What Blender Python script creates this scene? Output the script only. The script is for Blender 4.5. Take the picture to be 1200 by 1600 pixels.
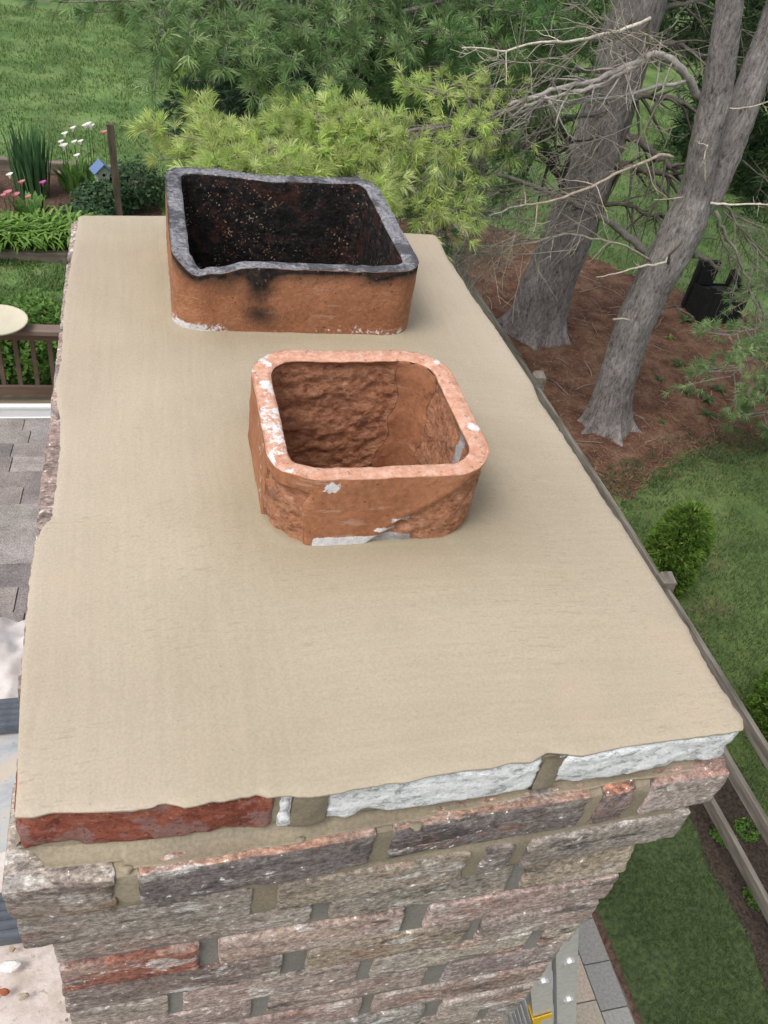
import bpy, math, random
import numpy as np
from mathutils import Vector, Matrix
random.seed(7)
rng = np.random.default_rng(7)
for o in list(bpy.data.objects): bpy.data.objects.remove(o, do_unlink=True)
scn = bpy.context.scene
col = scn.collection
rad = math.radians

# ------------------------------------------------------------------ camera
CAM = np.array([0.1095, -0.3664, 5.417])
RX = np.array([[0.965,-0.033,0.261],[-0.218,-0.659,0.720],[0.148,-0.751,-0.643]])  # world <- (right, down, forward)
def _orth(M):
    u, s, v = np.linalg.svd(M); return u @ v
RX = _orth(RX)
FPX = 1320.2
cd = bpy.data.cameras.new('camera'); cam = bpy.data.objects.new('camera', cd); col.objects.link(cam)
cd.sensor_fit = 'VERTICAL'; cd.sensor_height = 36.0; cd.sensor_width = 27.0
cd.lens = FPX/1600*36; cd.clip_start = 0.05; cd.clip_end = 500
r_, u_, b_ = RX[:,0], -RX[:,1], -RX[:,2]
cam.matrix_world = Matrix(((r_[0],u_[0],b_[0],CAM[0]),(r_[1],u_[1],b_[1],CAM[1]),(r_[2],u_[2],b_[2],CAM[2]),(0,0,0,1)))
scn.camera = cam
def ray(p): return RX @ np.array([p[0]-600, p[1]-800, FPX])
def PZ(px, py, z=0.0):                     # where a photo point meets the height z
    r = ray((px,py)); return CAM + r*((z-CAM[2])/r[2])
def PY(px, py, y):                         # where it meets the upright plane at y
    r = ray((px,py)); return CAM + r*((y-CAM[1])/r[1])

# ------------------------------------------------------------------ light
SUN_EL, SUN_AZ = rad(58), rad(235)
w = bpy.data.worlds.new('World'); scn.world = w; w.use_nodes = True
nt = w.node_tree; nt.nodes.clear()
sky = nt.nodes.new('ShaderNodeTexSky'); sky.sky_type = 'NISHITA'; sky.sun_disc = False
sky.sun_elevation = SUN_EL; sky.sun_rotation = SUN_AZ; sky.air_density = 1.0; sky.dust_density = 4.0; sky.ozone_density = 0.6
hs = nt.nodes.new('ShaderNodeHueSaturation'); hs.inputs['Saturation'].default_value = 0.30
bg = nt.nodes.new('ShaderNodeBackground'); bg.inputs[1].default_value = 0.145
wo = nt.nodes.new('ShaderNodeOutputWorld')
nt.links.new(sky.outputs[0], hs.inputs['Color']); nt.links.new(hs.outputs[0], bg.inputs[0]); nt.links.new(bg.outputs[0], wo.inputs[0])
sl = bpy.data.lights.new('sun', 'SUN'); sl.energy = 1.0; sl.angle = rad(22); sl.color = (1.0, 0.95, 0.87)
so = bpy.data.objects.new('sun', sl); col.objects.link(so)
sd = Vector((math.sin(SUN_AZ)*math.cos(SUN_EL), math.cos(SUN_AZ)*math.cos(SUN_EL), math.sin(SUN_EL)))
so.rotation_euler = sd.to_track_quat('Z', 'Y').to_euler(); so.location = (0,0,20)
scn.view_settings.view_transform = 'Standard'; scn.view_settings.look = 'None'
scn.view_settings.exposure = 0.40; scn.view_settings.gamma = 1.0
scn.render.resolution_x = 768; scn.render.resolution_y = 1024

# ------------------------------------------------------------------ noise
def _h(ix, iy, iz, s):
    n = (ix.astype(np.int64)*374761393 + iy.astype(np.int64)*668265263 + iz.astype(np.int64)*2147483647 + s*974711) & 0xffffffff
    n = ((n ^ (n >> 13))*1274126177) & 0xffffffff
    n = ((n ^ (n >> 16))*2246822519) & 0xffffffff
    return ((n ^ (n >> 15)) & 0xffffff)/float(0xffffff)
def vn(P, sc, s=0):
    Q = np.asarray(P, float)*sc; I = np.floor(Q); F = Q-I; F = F*F*(3-2*F); I = I.astype(np.int64)
    x, y, z = I[...,0], I[...,1], I[...,2]; fx, fy, fz = F[...,0], F[...,1], F[...,2]
    def L(a, b, t): return a+(b-a)*t
    c = [[[_h(x+i, y+j, z+k, s) for k in (0,1)] for j in (0,1)] for i in (0,1)]
    return L(L(L(c[0][0][0],c[1][0][0],fx),L(c[0][1][0],c[1][1][0],fx),fy), L(L(c[0][0][1],c[1][0][1],fx),L(c[0][1][1],c[1][1][1],fx),fy), fz)
def fbm(P, sc, o=4, s=0):
    a = 0; t = 0; k = 1.0
    for i in range(o): a = a + k*vn(P, sc*2**i, s+i*17); t += k; k *= .5
    return a/t
def sst(a, b, x):
    t = np.clip((x-a)/(b-a), 0, 1); return t*t*(3-2*t)

# ------------------------------------------------------------------ object helpers
def tag(o, label=None, cat=None, group=None, kind=None):
    if label: o['label'] = label
    if cat: o['category'] = cat
    if group: o['group'] = group
    if kind: o['kind'] = kind
    return o
def thing(name, label, cat, loc, group=None, rz=0):
    o = bpy.data.objects.new(name, None); col.objects.link(o); o.location = loc; o.rotation_euler = (0,0,rz)
    o.empty_display_size = .1
    return tag(o, label, cat, group)
class MB:
    def __init__(s): s.V=[]; s.F=[]; s.C=[]; s.n=0
    def add(s, V, F, c=(1,1,1)):
        V = np.asarray(V, float).reshape(-1,3); n = len(V)
        for f in F: s.F.append(np.asarray(f, np.int64)+s.n)
        C = np.asarray(c, float)
        if C.ndim == 1: C = np.tile(C[:3], (n,1))
        s.V.append(V); s.C.append(C[:,:3]); s.n += n
    def box(s, lo, hi, c=(1,1,1), rot=None, org=None):
        x0,y0,z0 = lo; x1,y1,z1 = hi
        V = np.array([[x0,y0,z0],[x1,y0,z0],[x1,y1,z0],[x0,y1,z0],[x0,y0,z1],[x1,y0,z1],[x1,y1,z1],[x0,y1,z1]], float)
        if rot is not None:
            o = V.mean(0) if org is None else np.asarray(org, float); V = (V-o)@np.asarray(rot).T+o
        s.add(V, [[(0,3,2,1),(4,5,6,7),(0,1,5,4),(1,2,6,5),(2,3,7,6),(3,0,4,7)]], c)
    def tube(s, pts, rads, k=6, c=(1,1,1), cap=True, flat=1.0, jit=0):
        P = np.asarray(pts, float); m = len(P); R = np.broadcast_to(np.asarray(rads, float), (m,))
        T = np.gradient(P, axis=0); T /= np.linalg.norm(T,axis=1,keepdims=True)+1e-9
        a = np.array([0,0,1.]) if abs(T[0][2]) < .9 else np.array([1.,0,0])
        V = []
        for i in range(m):
            n = a-T[i]*(a@T[i]); n /= np.linalg.norm(n)+1e-9; b = np.cross(T[i], n); a = n
            th = np.arange(k)*2*math.pi/k
            rr = R[i]*(1+jit*(rng.random(k)-.5))
            V.append(P[i]+np.outer(np.cos(th)*rr*flat, n)+np.outer(np.sin(th)*rr, b))
        V = np.concatenate(V); i = np.arange(m-1)[:,None]*k; j = np.arange(k)[None]; j2 = (j+1)%k
        F = np.stack([i+j, i+j2, i+k+j2, i+k+j], -1).reshape(-1,4)
        s.add(V, [F], c)
        if cap and k >= 3:
            q = s.n-m*k
            s.F.append(np.array([np.arange(k)[::-1]+q])); s.F.append(np.array([np.arange(k)+q+(m-1)*k]))
    def grid(s, G, c=(1,1,1), wrap=False):
        G = np.asarray(G); a, b = G.shape[:2]
        i = np.arange(a-1)[:,None]; j = np.arange(b if wrap else b-1)[None]; j2 = (j+1)%b
        F = np.stack([i*b+j, i*b+j2, (i+1)*b+j2, (i+1)*b+j], -1).reshape(-1,4)
        C = np.asarray(c, float)
        if C.ndim == 3: C = C.reshape(-1,3)
        s.add(G.reshape(-1,3), [F], C)
    def build(s, name, mat, parent=None, smooth=False, origin=None):
        V = np.concatenate(s.V); C = np.concatenate(s.C)
        if parent is not None:
            M = np.array(parent.matrix_basis.inverted())
            q = parent.parent
            W = Matrix(parent.matrix_basis)
            while q: W = q.matrix_basis @ W; q = q.parent
            M = np.array(W.inverted()); V = V@M[:3,:3].T+M[:3,3]
        elif origin is None:
            origin = np.array([(V[:,0].min()+V[:,0].max())/2, (V[:,1].min()+V[:,1].max())/2, V[:,2].min()])
        if parent is None: V = V-np.asarray(origin)
        loops = []; tot = []
        for f in s.F:
            f = np.atleast_2d(f); loops.append(f.reshape(-1)); tot.append(np.full(len(f), f.shape[1]))
        loops = np.concatenate(loops); tot = np.concatenate(tot); st = np.concatenate([[0], np.cumsum(tot)[:-1]])
        me = bpy.data.meshes.new(name)
        me.vertices.add(len(V)); me.vertices.foreach_set('co', V.astype(np.float32).reshape(-1))
        me.loops.add(len(loops)); me.loops.foreach_set('vertex_index', loops.astype(np.int32))
        me.polygons.add(len(tot)); me.polygons.foreach_set('loop_start', st.astype(np.int32)); me.polygons.foreach_set('loop_total', tot.astype(np.int32))
        me.polygons.foreach_set('use_smooth', np.full(len(tot), smooth))
        at = me.attributes.new('Col', 'FLOAT_COLOR', 'POINT')
        at.data.foreach_set('color', np.concatenate([C, np.ones((len(C),1))],1).astype(np.float32).reshape(-1))
        me.update(calc_edges=True); me.validate()
        me.materials.append(mat)
        o = bpy.data.objects.new(name, me); col.objects.link(o)
        if parent is not None: o.parent = parent
        else: o.location = origin
        return o

# ------------------------------------------------------------------ materials
class NT:
    def __init__(s, name):
        s.m = bpy.data.materials.new(name); s.m.use_nodes = True; s.t = s.m.node_tree
        s.b = s.t.nodes['Principled BSDF']; s.out = s.t.nodes['Material Output']
        s.tc = s.t.nodes.new('ShaderNodeTexCoord'); s.co = s.tc.outputs['Object']
        s.b.inputs['Specular IOR Level'].default_value = .25
    def lk(s, a, b): s.t.links.new(a, b)
    def map(s, sc=(1,1,1), rot=(0,0,0)):
        n = s.t.nodes.new('ShaderNodeMapping'); n.inputs['Scale'].default_value = sc; n.inputs['Rotation'].default_value = rot; s.lk(s.co, n.inputs['Vector']); return n.outputs[0]
    def noise(s, sc, det=4, rough=.55, vec=None, dist=0):
        n = s.t.nodes.new('ShaderNodeTexNoise'); n.inputs['Scale'].default_value = sc; n.inputs['Detail'].default_value = det
        n.inputs['Roughness'].default_value = rough; n.inputs['Distortion'].default_value = dist; s.lk(vec or s.co, n.inputs['Vector']); return n.outputs['Fac']
    def ramp(s, fac, stops, interp='LINEAR'):
        n = s.t.nodes.new('ShaderNodeValToRGB'); cr = n.color_ramp; cr.interpolation = interp
        while len(cr.elements) < len(stops): cr.elements.new(.5)
        for e, (p, c) in zip(cr.elements, stops):
            e.position = p; e.color = (*c, 1) if isinstance(c, (tuple, list)) else (c,c,c,1)
        s.lk(fac, n.inputs[0]); return n.outputs[0]
    def mix(s, f, a, b, mode='MIX'):
        n = s.t.nodes.new('ShaderNodeMix'); n.data_type = 'RGBA'; n.blend_type = mode
        for v, i in ((f,0),(a,6),(b,7)):
            if hasattr(v, 'links'): s.lk(v, n.inputs[i])
            elif i == 0: n.inputs[0].default_value = v
            else: n.inputs[i].default_value = (*v, 1)
        return n.outputs[2]
    def math(s, op, a, b=0.0, clamp=False):
        n = s.t.nodes.new('ShaderNodeMath'); n.operation = op; n.use_clamp = clamp
        for v, i in ((a,0),(b,1)):
            if hasattr(v, 'links'): s.lk(v, n.inputs[i])
            else: n.inputs[i].default_value = v
        return n.outputs[0]
    def attr(s, name='Col'):
        n = s.t.nodes.new('ShaderNodeAttribute'); n.attribute_name = name; return n.outputs['Color']
    def sep(s, c):
        n = s.t.nodes.new('ShaderNodeSeparateColor'); s.lk(c, n.inputs[0]); return n.outputs
    def bump(s, h, st, dist=.01, prev=None):
        n = s.t.nodes.new('ShaderNodeBump'); n.inputs['Strength'].default_value = st; n.inputs['Distance'].default_value = dist
        s.lk(h, n.inputs['Height'])
        if prev: s.lk(prev, n.inputs['Normal'])
        return n.outputs[0]
    def fin(s, color, rough=.8, normal=None):
        if hasattr(color, 'links'): s.lk(color, s.b.inputs['Base Color'])
        else: s.b.inputs['Base Color'].default_value = (*color, 1)
        if hasattr(rough, 'links'): s.lk(rough, s.b.inputs['Roughness'])
        else: s.b.inputs['Roughness'].default_value = rough
        if normal: s.lk(normal, s.b.inputs['Normal'])
        return s.m
def simple(name, c0, c1, sc=20, rough=.8, bump=.3, dist=.003, stretch=(1,1,1), det=5, lo=.35, hi=.65):
    n = NT(name); v = n.map(stretch); f = n.noise(sc, det, .6, v)
    return n.fin(n.ramp(f, [(lo, c0), (hi, c1)]), rough, n.bump(f, bump, dist))
def attrmat(name, amt=.35, sc=30, rough=.8, bump=.4, dist=.003, stretch=(1,1,1), trans=0):
    n = NT(name); v = n.map(stretch); f = n.noise(sc, 5, .6, v)
    c = n.mix(1.0, n.attr(), n.ramp(f, [(.3, 1-amt), (.7, 1+amt)]), 'MULTIPLY')
    m = n.fin(c, rough, n.bump(f, bump, dist) if bump else None)
    if trans:
        tr = n.t.nodes.new('ShaderNodeBsdfTranslucent'); n.lk(c, tr.inputs['Color'])
        mx = n.t.nodes.new('ShaderNodeMixShader'); mx.inputs[0].default_value = trans
        n.lk(n.b.outputs[0], mx.inputs[1]); n.lk(tr.outputs[0], mx.inputs[2]); n.lk(mx.outputs[0], n.out.inputs['Surface'])
    return m
M_leaf = attrmat('leaf_green', .15, 9, .55, 0, trans=.4)
M_needle = attrmat('pine_needle', .12, 3, .5, 0, trans=.45)
M_bark = None
def mk_bark():
    n = NT('pine_bark'); v = n.map((1,1,.30)); a = n.noise(50, 9, .78, v, .5); b = n.noise(120, 5, .7, n.map((1,1,.4))); g = n.noise(2.2, 4)
    pl = n.noise(16, 5, .6, n.map((1,1,.35)), .5)
    h = n.math('ADD', n.math('MULTIPLY', a, .7), n.math('MULTIPLY', pl, .3))
    c = n.ramp(h, [(.39,(.055,.048,.045)),(.47,(.185,.165,.158)),(.60,(.34,.312,.305))])
    c = n.mix(n.ramp(b, [(.58,0.),(.62,.6)]), c, (.40,.37,.36))
    c = n.mix(1, c, n.ramp(g, [(.38,.82),(.62,1.15)]), 'MULTIPLY')
    return n.fin(c, .92, n.bump(h, .9, .018, n.bump(b, .5, .006)))
M_bark = mk_bark()
M_twig = attrmat('dead_wood', .3, 25, .85, .3, .002, (1,1,1))
M_wood_grey = simple('weathered_wood', (.105,.092,.078), (.24,.215,.185), 22, .85, .4, .004, (1,.12,1))
def mk_crown():
    n = NT('fresh_mortar'); f1 = n.noise(380, 3, .7); f2 = n.noise(4, 4, .55)
    wp = n.t.nodes.new('ShaderNodeVectorMath'); wp.operation = 'ADD'; nz_ = n.t.nodes.new('ShaderNodeTexNoise'); nz_.inputs['Scale'].default_value = 3.2; n.lk(n.co, nz_.inputs['Vector']); ms = n.t.nodes.new('ShaderNodeVectorMath'); ms.operation = 'SCALE'; ms.inputs['Scale'].default_value = .035; n.lk(nz_.outputs['Color'], ms.inputs[0]); n.lk(n.co, wp.inputs[0]); n.lk(ms.outputs[0], wp.inputs[1])
    def mp(sc, rt):
        q = n.t.nodes.new('ShaderNodeMapping'); q.inputs['Scale'].default_value = sc; q.inputs['Rotation'].default_value = (0,0,rt); n.lk(wp.outputs[0], q.inputs['Vector']); return q.outputs[0]
    br = n.noise(170, 5, .6, mp((1,.022,1), rad(5))); br2 = n.noise(150, 5, .6, mp((.03,1,1), rad(-7)))
    pos = n.t.nodes.new('ShaderNodeSeparateXYZ'); n.lk(n.co, pos.inputs[0])
    lf = n.ramp(n.math('ADD', pos.outputs['X'], n.math('MULTIPLY', n.noise(3,2), .2)), [(.0,0.),(.02,1.)])
    nf = n.ramp(n.math('ADD', pos.outputs['Y'], n.math('MULTIPLY', n.noise(3,2), .3)), [(.18-.0,1.),(.38,0.)])
    brush = n.mix(n.math('MULTIPLY', nf, lf), br, br2)
    c = n.ramp(f2, [(.35,(.412,.350,.268)),(.65,(.468,.402,.312))])
    c = n.mix(1, c, n.ramp(brush, [(.38,.972),(.62,1.02)]), 'MULTIPLY')
    c = n.mix(1, c, n.ramp(f1, [(.38,.93),(.62,1.05)]), 'MULTIPLY')
    c = n.mix(n.ramp(n.noise(420, 3, .5), [(.70,0.),(.73,.8)]), c, (.24,.20,.15))
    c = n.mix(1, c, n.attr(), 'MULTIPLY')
    cm = n.math('MULTIPLY', n.ramp(n.noise(330, 6, .7, mp((.14,1,1), rad(-8))), [(.57,0.),(.60,1.)]), n.ramp(n.noise(8, 4, .6), [(.50,0.),(.58,1.)]))
    cm = n.math('MULTIPLY', cm, n.ramp(n.math('ADD', pos.outputs['Y'], n.math('MULTIPLY', n.noise(4,3), .35)), [(-.40,1.),(-.18,.15)]))
    c = n.mix(n.math('MULTIPLY', cm, .40), c, (.28,.235,.175))
    c = n.mix(n.ramp(n.noise(5.5, 5, .65), [(.56,0.),(.66,.22)]), c, (.52,.385,.29))
    nb = n.bump(brush, .09, .0022); nb = n.bump(f1, .18, .001, nb)
    return n.fin(c, .85, nb)
M_crown = mk_crown()
def mk_joint():
    n = NT('joint_mortar'); f1 = n.noise(300, 4, .7); f2 = n.noise(9, 4, .55)
    c = n.mix(1, n.attr(), n.ramp(f1, [(.38,.85),(.62,1.12)]), 'MULTIPLY')
    c = n.mix(1, c, n.ramp(f2, [(.4,.86),(.6,1.14)]), 'MULTIPLY')
    return n.fin(c, .9, n.bump(f1, .3, .0015, n.bump(f2, .2, .003)))
M_joint = mk_joint()
def mk_brick():
    n = NT('old_brick'); col_ = n.attr()
    st = n.map((.40,1,1)); a = n.noise(62, 9, .78, st, .3); f = n.noise(270, 6, .8, n.map((.6,1,1))); p = n.noise(130, 7, .78)
    c = n.mix(1, col_, n.ramp(a, [(.38,.68),(.5,1.),(.62,1.35)]), 'MULTIPLY')
    c = n.mix(n.ramp(n.noise(13, 6, .7, n.map((.6,1,1.4),(.2,0,.1))), [(.575,0.),(.615,.55)]), c, (.30,.13,.095))
    c = n.mix(n.ramp(n.noise(20, 8, .75, n.map((.4,1,1))), [(.49,0.),(.58,.6)]), c, (.46,.40,.355))
    c = n.mix(n.ramp(n.noise(34, 8, .75, st), [(.56,0.),(.61,.75)]), c, (.70,.68,.65))
    c = n.mix(n.ramp(n.noise(27, 8, .75, n.map((.35,1,1),(.3,.2,.1))), [(.56,0.),(.62,.8)]), c, (.075,.065,.065))
    c = n.mix(n.ramp(n.noise(6, 6, .7, n.map((1,1,2.5))), [(.50,0.),(.58,.45)]), c, (.25,.20,.18))
    c = n.mix(n.ramp(n.noise(130, 3, .5), [(.68,0.),(.70,.9)]), c, (.75,.74,.72))
    c = n.mix(1, c, n.ramp(f, [(.38,.55),(.62,1.42)]), 'MULTIPLY'); c = n.mix(1, c, n.ramp(p, [(.40,.7),(.6,1.25)]), 'MULTIPLY')
    nb = n.bump(a, .25, .003); nb = n.bump(p, .6, .003, nb); nb = n.bump(f, .7, .002, nb)
    return n.fin(c, .92, nb)
M_brick = mk_brick()
def mk_painted():
    n = NT('paint_flecked_brick'); st = n.map((.5,1,1), (0,rad(28),0)); a = n.noise(110, 9, .8, st, .5); b = n.noise(17, 6, .7, n.map((.6,1,1))); p = n.noise(300, 5, .75)
    c = n.ramp(a, [(.36,(.30,.30,.30)),(.43,(.60,.61,.63)),(.48,(.88,.90,.93)),(.58,(.95,.95,.96))])
    c = n.mix(n.ramp(b, [(.58,0.),(.66,.5)]), c, (.42,.40,.39))
    c = n.mix(1, c, n.ramp(p, [(.38,.82),(.62,1.1)]), 'MULTIPLY')
    return n.fin(c, .75, n.bump(a, .6, .004, n.bump(p, .6, .002)))
M_painted = mk_painted()
def mk_redbrick():
    n = NT('bare_red_brick'); a = n.noise(40, 9, .75, n.map((.7,1,1))); p = n.noise(230, 7, .78); b = n.noise(15, 4, .65)
    c = n.ramp(a, [(.36,(.22,.062,.042)),(.5,(.41,.12,.075)),(.62,(.52,.19,.12))])
    c = n.mix(n.ramp(b, [(.53,0.),(.56,.85)]), c, (.42,.24,.22))
    c = n.mix(n.ramp(p, [(.58,0.),(.62,.75)]), c, (.55,.38,.32)); c = n.mix(n.ramp(p, [(.38,.8),(.43,0.)]), c, (.05,.02,.015))
    return n.fin(c, .92, n.bump(a, .8, .006, n.bump(p, 1.0, .004)))
M_redbrick = mk_redbrick()

# flue clay: Col.r = broken-face mask, Col.g = whitewash/lime mask, Col.b = soot mask
def mk_clay(soot):
    n = NT('sooty_clay' if soot else 'spalled_clay'); r, g, b = n.sep(n.attr())[:3]
    fn = n.noise(150, 7, .75); md = n.noise(42, 7, .7); big = n.noise(9, 5, .65)
    base = n.ramp(big, [(.38,(.33,.140,.070)),(.62,(.45,.205,.110))])
    base = n.mix(1, base, n.ramp(fn, [(.38,.80),(.62,1.15)]), 'MULTIPLY')
    base = n.mix(n.ramp(n.noise(190,4,.6), [(.655,0.),(.69,.8)]), base, (.09,.035,.02))
    base = n.mix(n.ramp(n.noise(60,6,.7,n.map((.25,.25,1.6))), [(.60,0.),(.66,.35)]), base, (.62,.45,.36))
    lay = n.noise(120, 9, .8, n.map((1,1,1.5)), .3)
    sp = n.ramp(lay, [(.36,(.24,.085,.048)),(.43,(.52,.225,.125)),(.53,(.72,.34,.19)),(.62,(.82,.50,.35))])
    sp = n.mix(n.ramp(n.noise(14,6,.7,n.map((1,1,1.8))), [(.58,0.),(.64,.5)]), sp, (.22,.11,.08))
    sm = n.ramp(n.math('ADD', r, n.math('MULTIPLY', n.math('SUBTRACT', md, .5), .9)), [(.47,0.),(.51,1.)])
    c = n.mix(sm, base, sp)
    ew = n.ramp(n.math('ADD', r, n.math('MULTIPLY', n.math('SUBTRACT', md, .5), .9)), [(.44,0.),(.49,.8),(.53,0.)])
    c = n.mix(ew, c, (.09,.035,.025))
    gm = n.ramp(n.math('ADD', g, n.math('MULTIPLY', n.math('SUBTRACT', n.noise(75,8,.78), .5), 1.7)), [(.49,0.),(.54,1.)])
    c = n.mix(gm, c, n.ramp(fn, [(.4,(.60,.58,.59)),(.6,(.80,.79,.81))]))
    if soot:
        sm2 = n.ramp(n.math('ADD', b, n.math('MULTIPLY', n.math('SUBTRACT', n.noise(26,8,.75), .5), .8)), [(.12,0.),(.80,1.)])
        sc = n.ramp(n.noise(70,8,.75), [(.42,(.006,.006,.007)),(.55,(.02,.018,.018)),(.63,(.07,.035,.025))])
        c = n.mix(sm2, c, sc)
        rim = n.ramp(n.math('ADD', r, 0.0), [(.60,0.),(.72,1.)])
        rc = n.ramp(n.noise(190,9,.82), [(.38,(.08,.08,.09)),(.49,(.22,.22,.24)),(.60,(.40,.40,.43))])
        rc = n.mix(n.ramp(n.noise(15,6,.7), [(.49,0.),(.56,.8)]), rc, (.05,.05,.06))
        c = n.mix(rim, c, rc)
        fl = n.ramp(n.noise(270, 3, .5), [(.645,0.),(.665,.9)])
        fl = n.math('MULTIPLY', fl, n.math('MULTIPLY', n.ramp(b, [(.8,0.),(.9,1.)]), n.ramp(n.noise(9,4,.7), [(.44,.15),(.54,1.)])))
        br = n.math('MULTIPLY', n.ramp(b, [(.8,0.),(.9,1.)]), n.ramp(n.noise(13,7,.75), [(.54,0.),(.60,.5)]))
        c = n.mix(br, c, (.075,.028,.018))
        c = n.mix(fl, c, n.ramp(n.noise(40,2), [(.45,(.42,.15,.06)),(.55,(.68,.50,.34))]))
        rough = n.ramp(n.noise(90,4), [(.42,.40),(.58,.85)])
        nb = n.bump(fn, .8, .004, n.bump(md, .6, .006))
        return n.fin(c, rough, nb)
    cr = n.ramp(b, [(.45,0.),(.6,1.)])
    rimc = n.ramp(n.noise(85,8,.78), [(.38,(.54,.27,.18)),(.49,(.62,.34,.24)),(.60,(.72,.47,.37))])
    rimc = n.mix(n.ramp(n.noise(140,6,.7), [(.60,0.),(.64,.7)]), rimc, (.16,.10,.085))
    c = n.mix(cr, c, n.mix(gm, rimc, (.76,.74,.74)))
    hb = n.math('MULTIPLY', lay, n.math('ADD', n.math('MULTIPLY', sm, .9), .12))
    nb = n.bump(hb, 1.0, .010, n.bump(fn, .35, .003))
    return n.fin(c, .9, nb)
M_sooty = mk_clay(True); M_clay = mk_clay(False)
# ================================================================== CHIMNEY
H = 4.8
chim = thing('chimney', 'square-shouldered brick chimney with a smooth fresh mortar crown around two clay flue tiles', 'chimney', (0.32, 0.55, 0))
LX = np.array([PZ(x,y,H)[[1,0]] for x,y in [(22,1272),(26,1220),(27,1170),(30,1100),(34,1030),(40,965),(46,900),(56,839),(68,818),(80,807),(83,775),(86,745),(93,702),(94,650),(88,625),(86,594),(96,560),(97,527),(100,480),(105,440),(108,420),(113,390),(117,372),(120,350),(122,337)]])
RXp = np.array([PZ(x,y,H)[[1,0]] for x,y in [(1165,1138),(1164,1122),(1130,1072),(1097,1020),(1082,990),(1075,977),(1027,902),(969,810),(957,797),(907,717),(867,657),(843,623),(833,597),(773,507),(733,453),(725,437),(700,402),(688,375),(682,366)]])
FY = np.array([PZ(x,y,H)[[0,1]] for x,y in [(22,1272),(50,1273),(80,1265),(133,1265),(213,1262),(260,1250),(290,1257),(333,1250),(400,1238),(420,1243),(450,1240),(490,1240),(510,1238),(567,1228),(607,1220),(633,1220),(667,1210),(727,1200),(770,1197),(800,1188),(832,1187),(857,1172),(913,1177),(976,1163),(1095,1147),(1165,1138)]])
BY = np.array([PZ(x,y,H)[[0,1]] for x,y in [(122,337),(128,334),(260,335),(400,349),(640,363),(674,365),(682,367)]])
def fl_rect(a, b, x0, x1, y0, y1, r):
    qx = np.maximum(np.abs(a-(x0+x1)/2)-(x1-x0)/2+r, 0); qy = np.maximum(np.abs(b-(y0+y1)/2)-(y1-y0)/2+r, 0)
    ins = np.minimum(np.maximum(np.abs(a-(x0+x1)/2)-(x1-x0)/2+r, np.abs(b-(y0+y1)/2)-(y1-y0)/2+r), 0)
    return np.hypot(qx, qy)+ins-r
SM = (.2180,.4540,.2555,.4960,.055); BG = (.1415,.4850,.6900,1.0380,.045)
def crown_z(X, Y, d=None):
    ds = fl_rect(X, Y, *SM); db = fl_rect(X, Y, *BG); f = np.minimum(ds, db)
    if d is None:
        d = np.minimum(np.minimum(X, .64-X), np.minimum(Y, 1.1-Y))
    hx = sst(-.01,.20,np.minimum(X,.64-X)); hy = sst(-.01,.22,np.minimum(Y,1.1-Y))
    P = np.stack([X,Y,0*X],-1)
    z = H-.001+.014*hx*hy+.003*np.exp(-np.maximum(f,0)/.006)+.003*np.exp(-np.maximum(f,0)/.03)
    fr_ = sst(.30,.18,Y); z = z+.003*(fbm(P,4,3,3)-.5)*sst(0,.05,d)+.0003*((fbm(P*[1,.05,1],90,2,5)-.5)*(1-fr_)+(fbm(P*[.05,1,1],70,2,6)-.5)*fr_)+.00015*(fbm(P,90,2,9)-.5)
    return z
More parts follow.
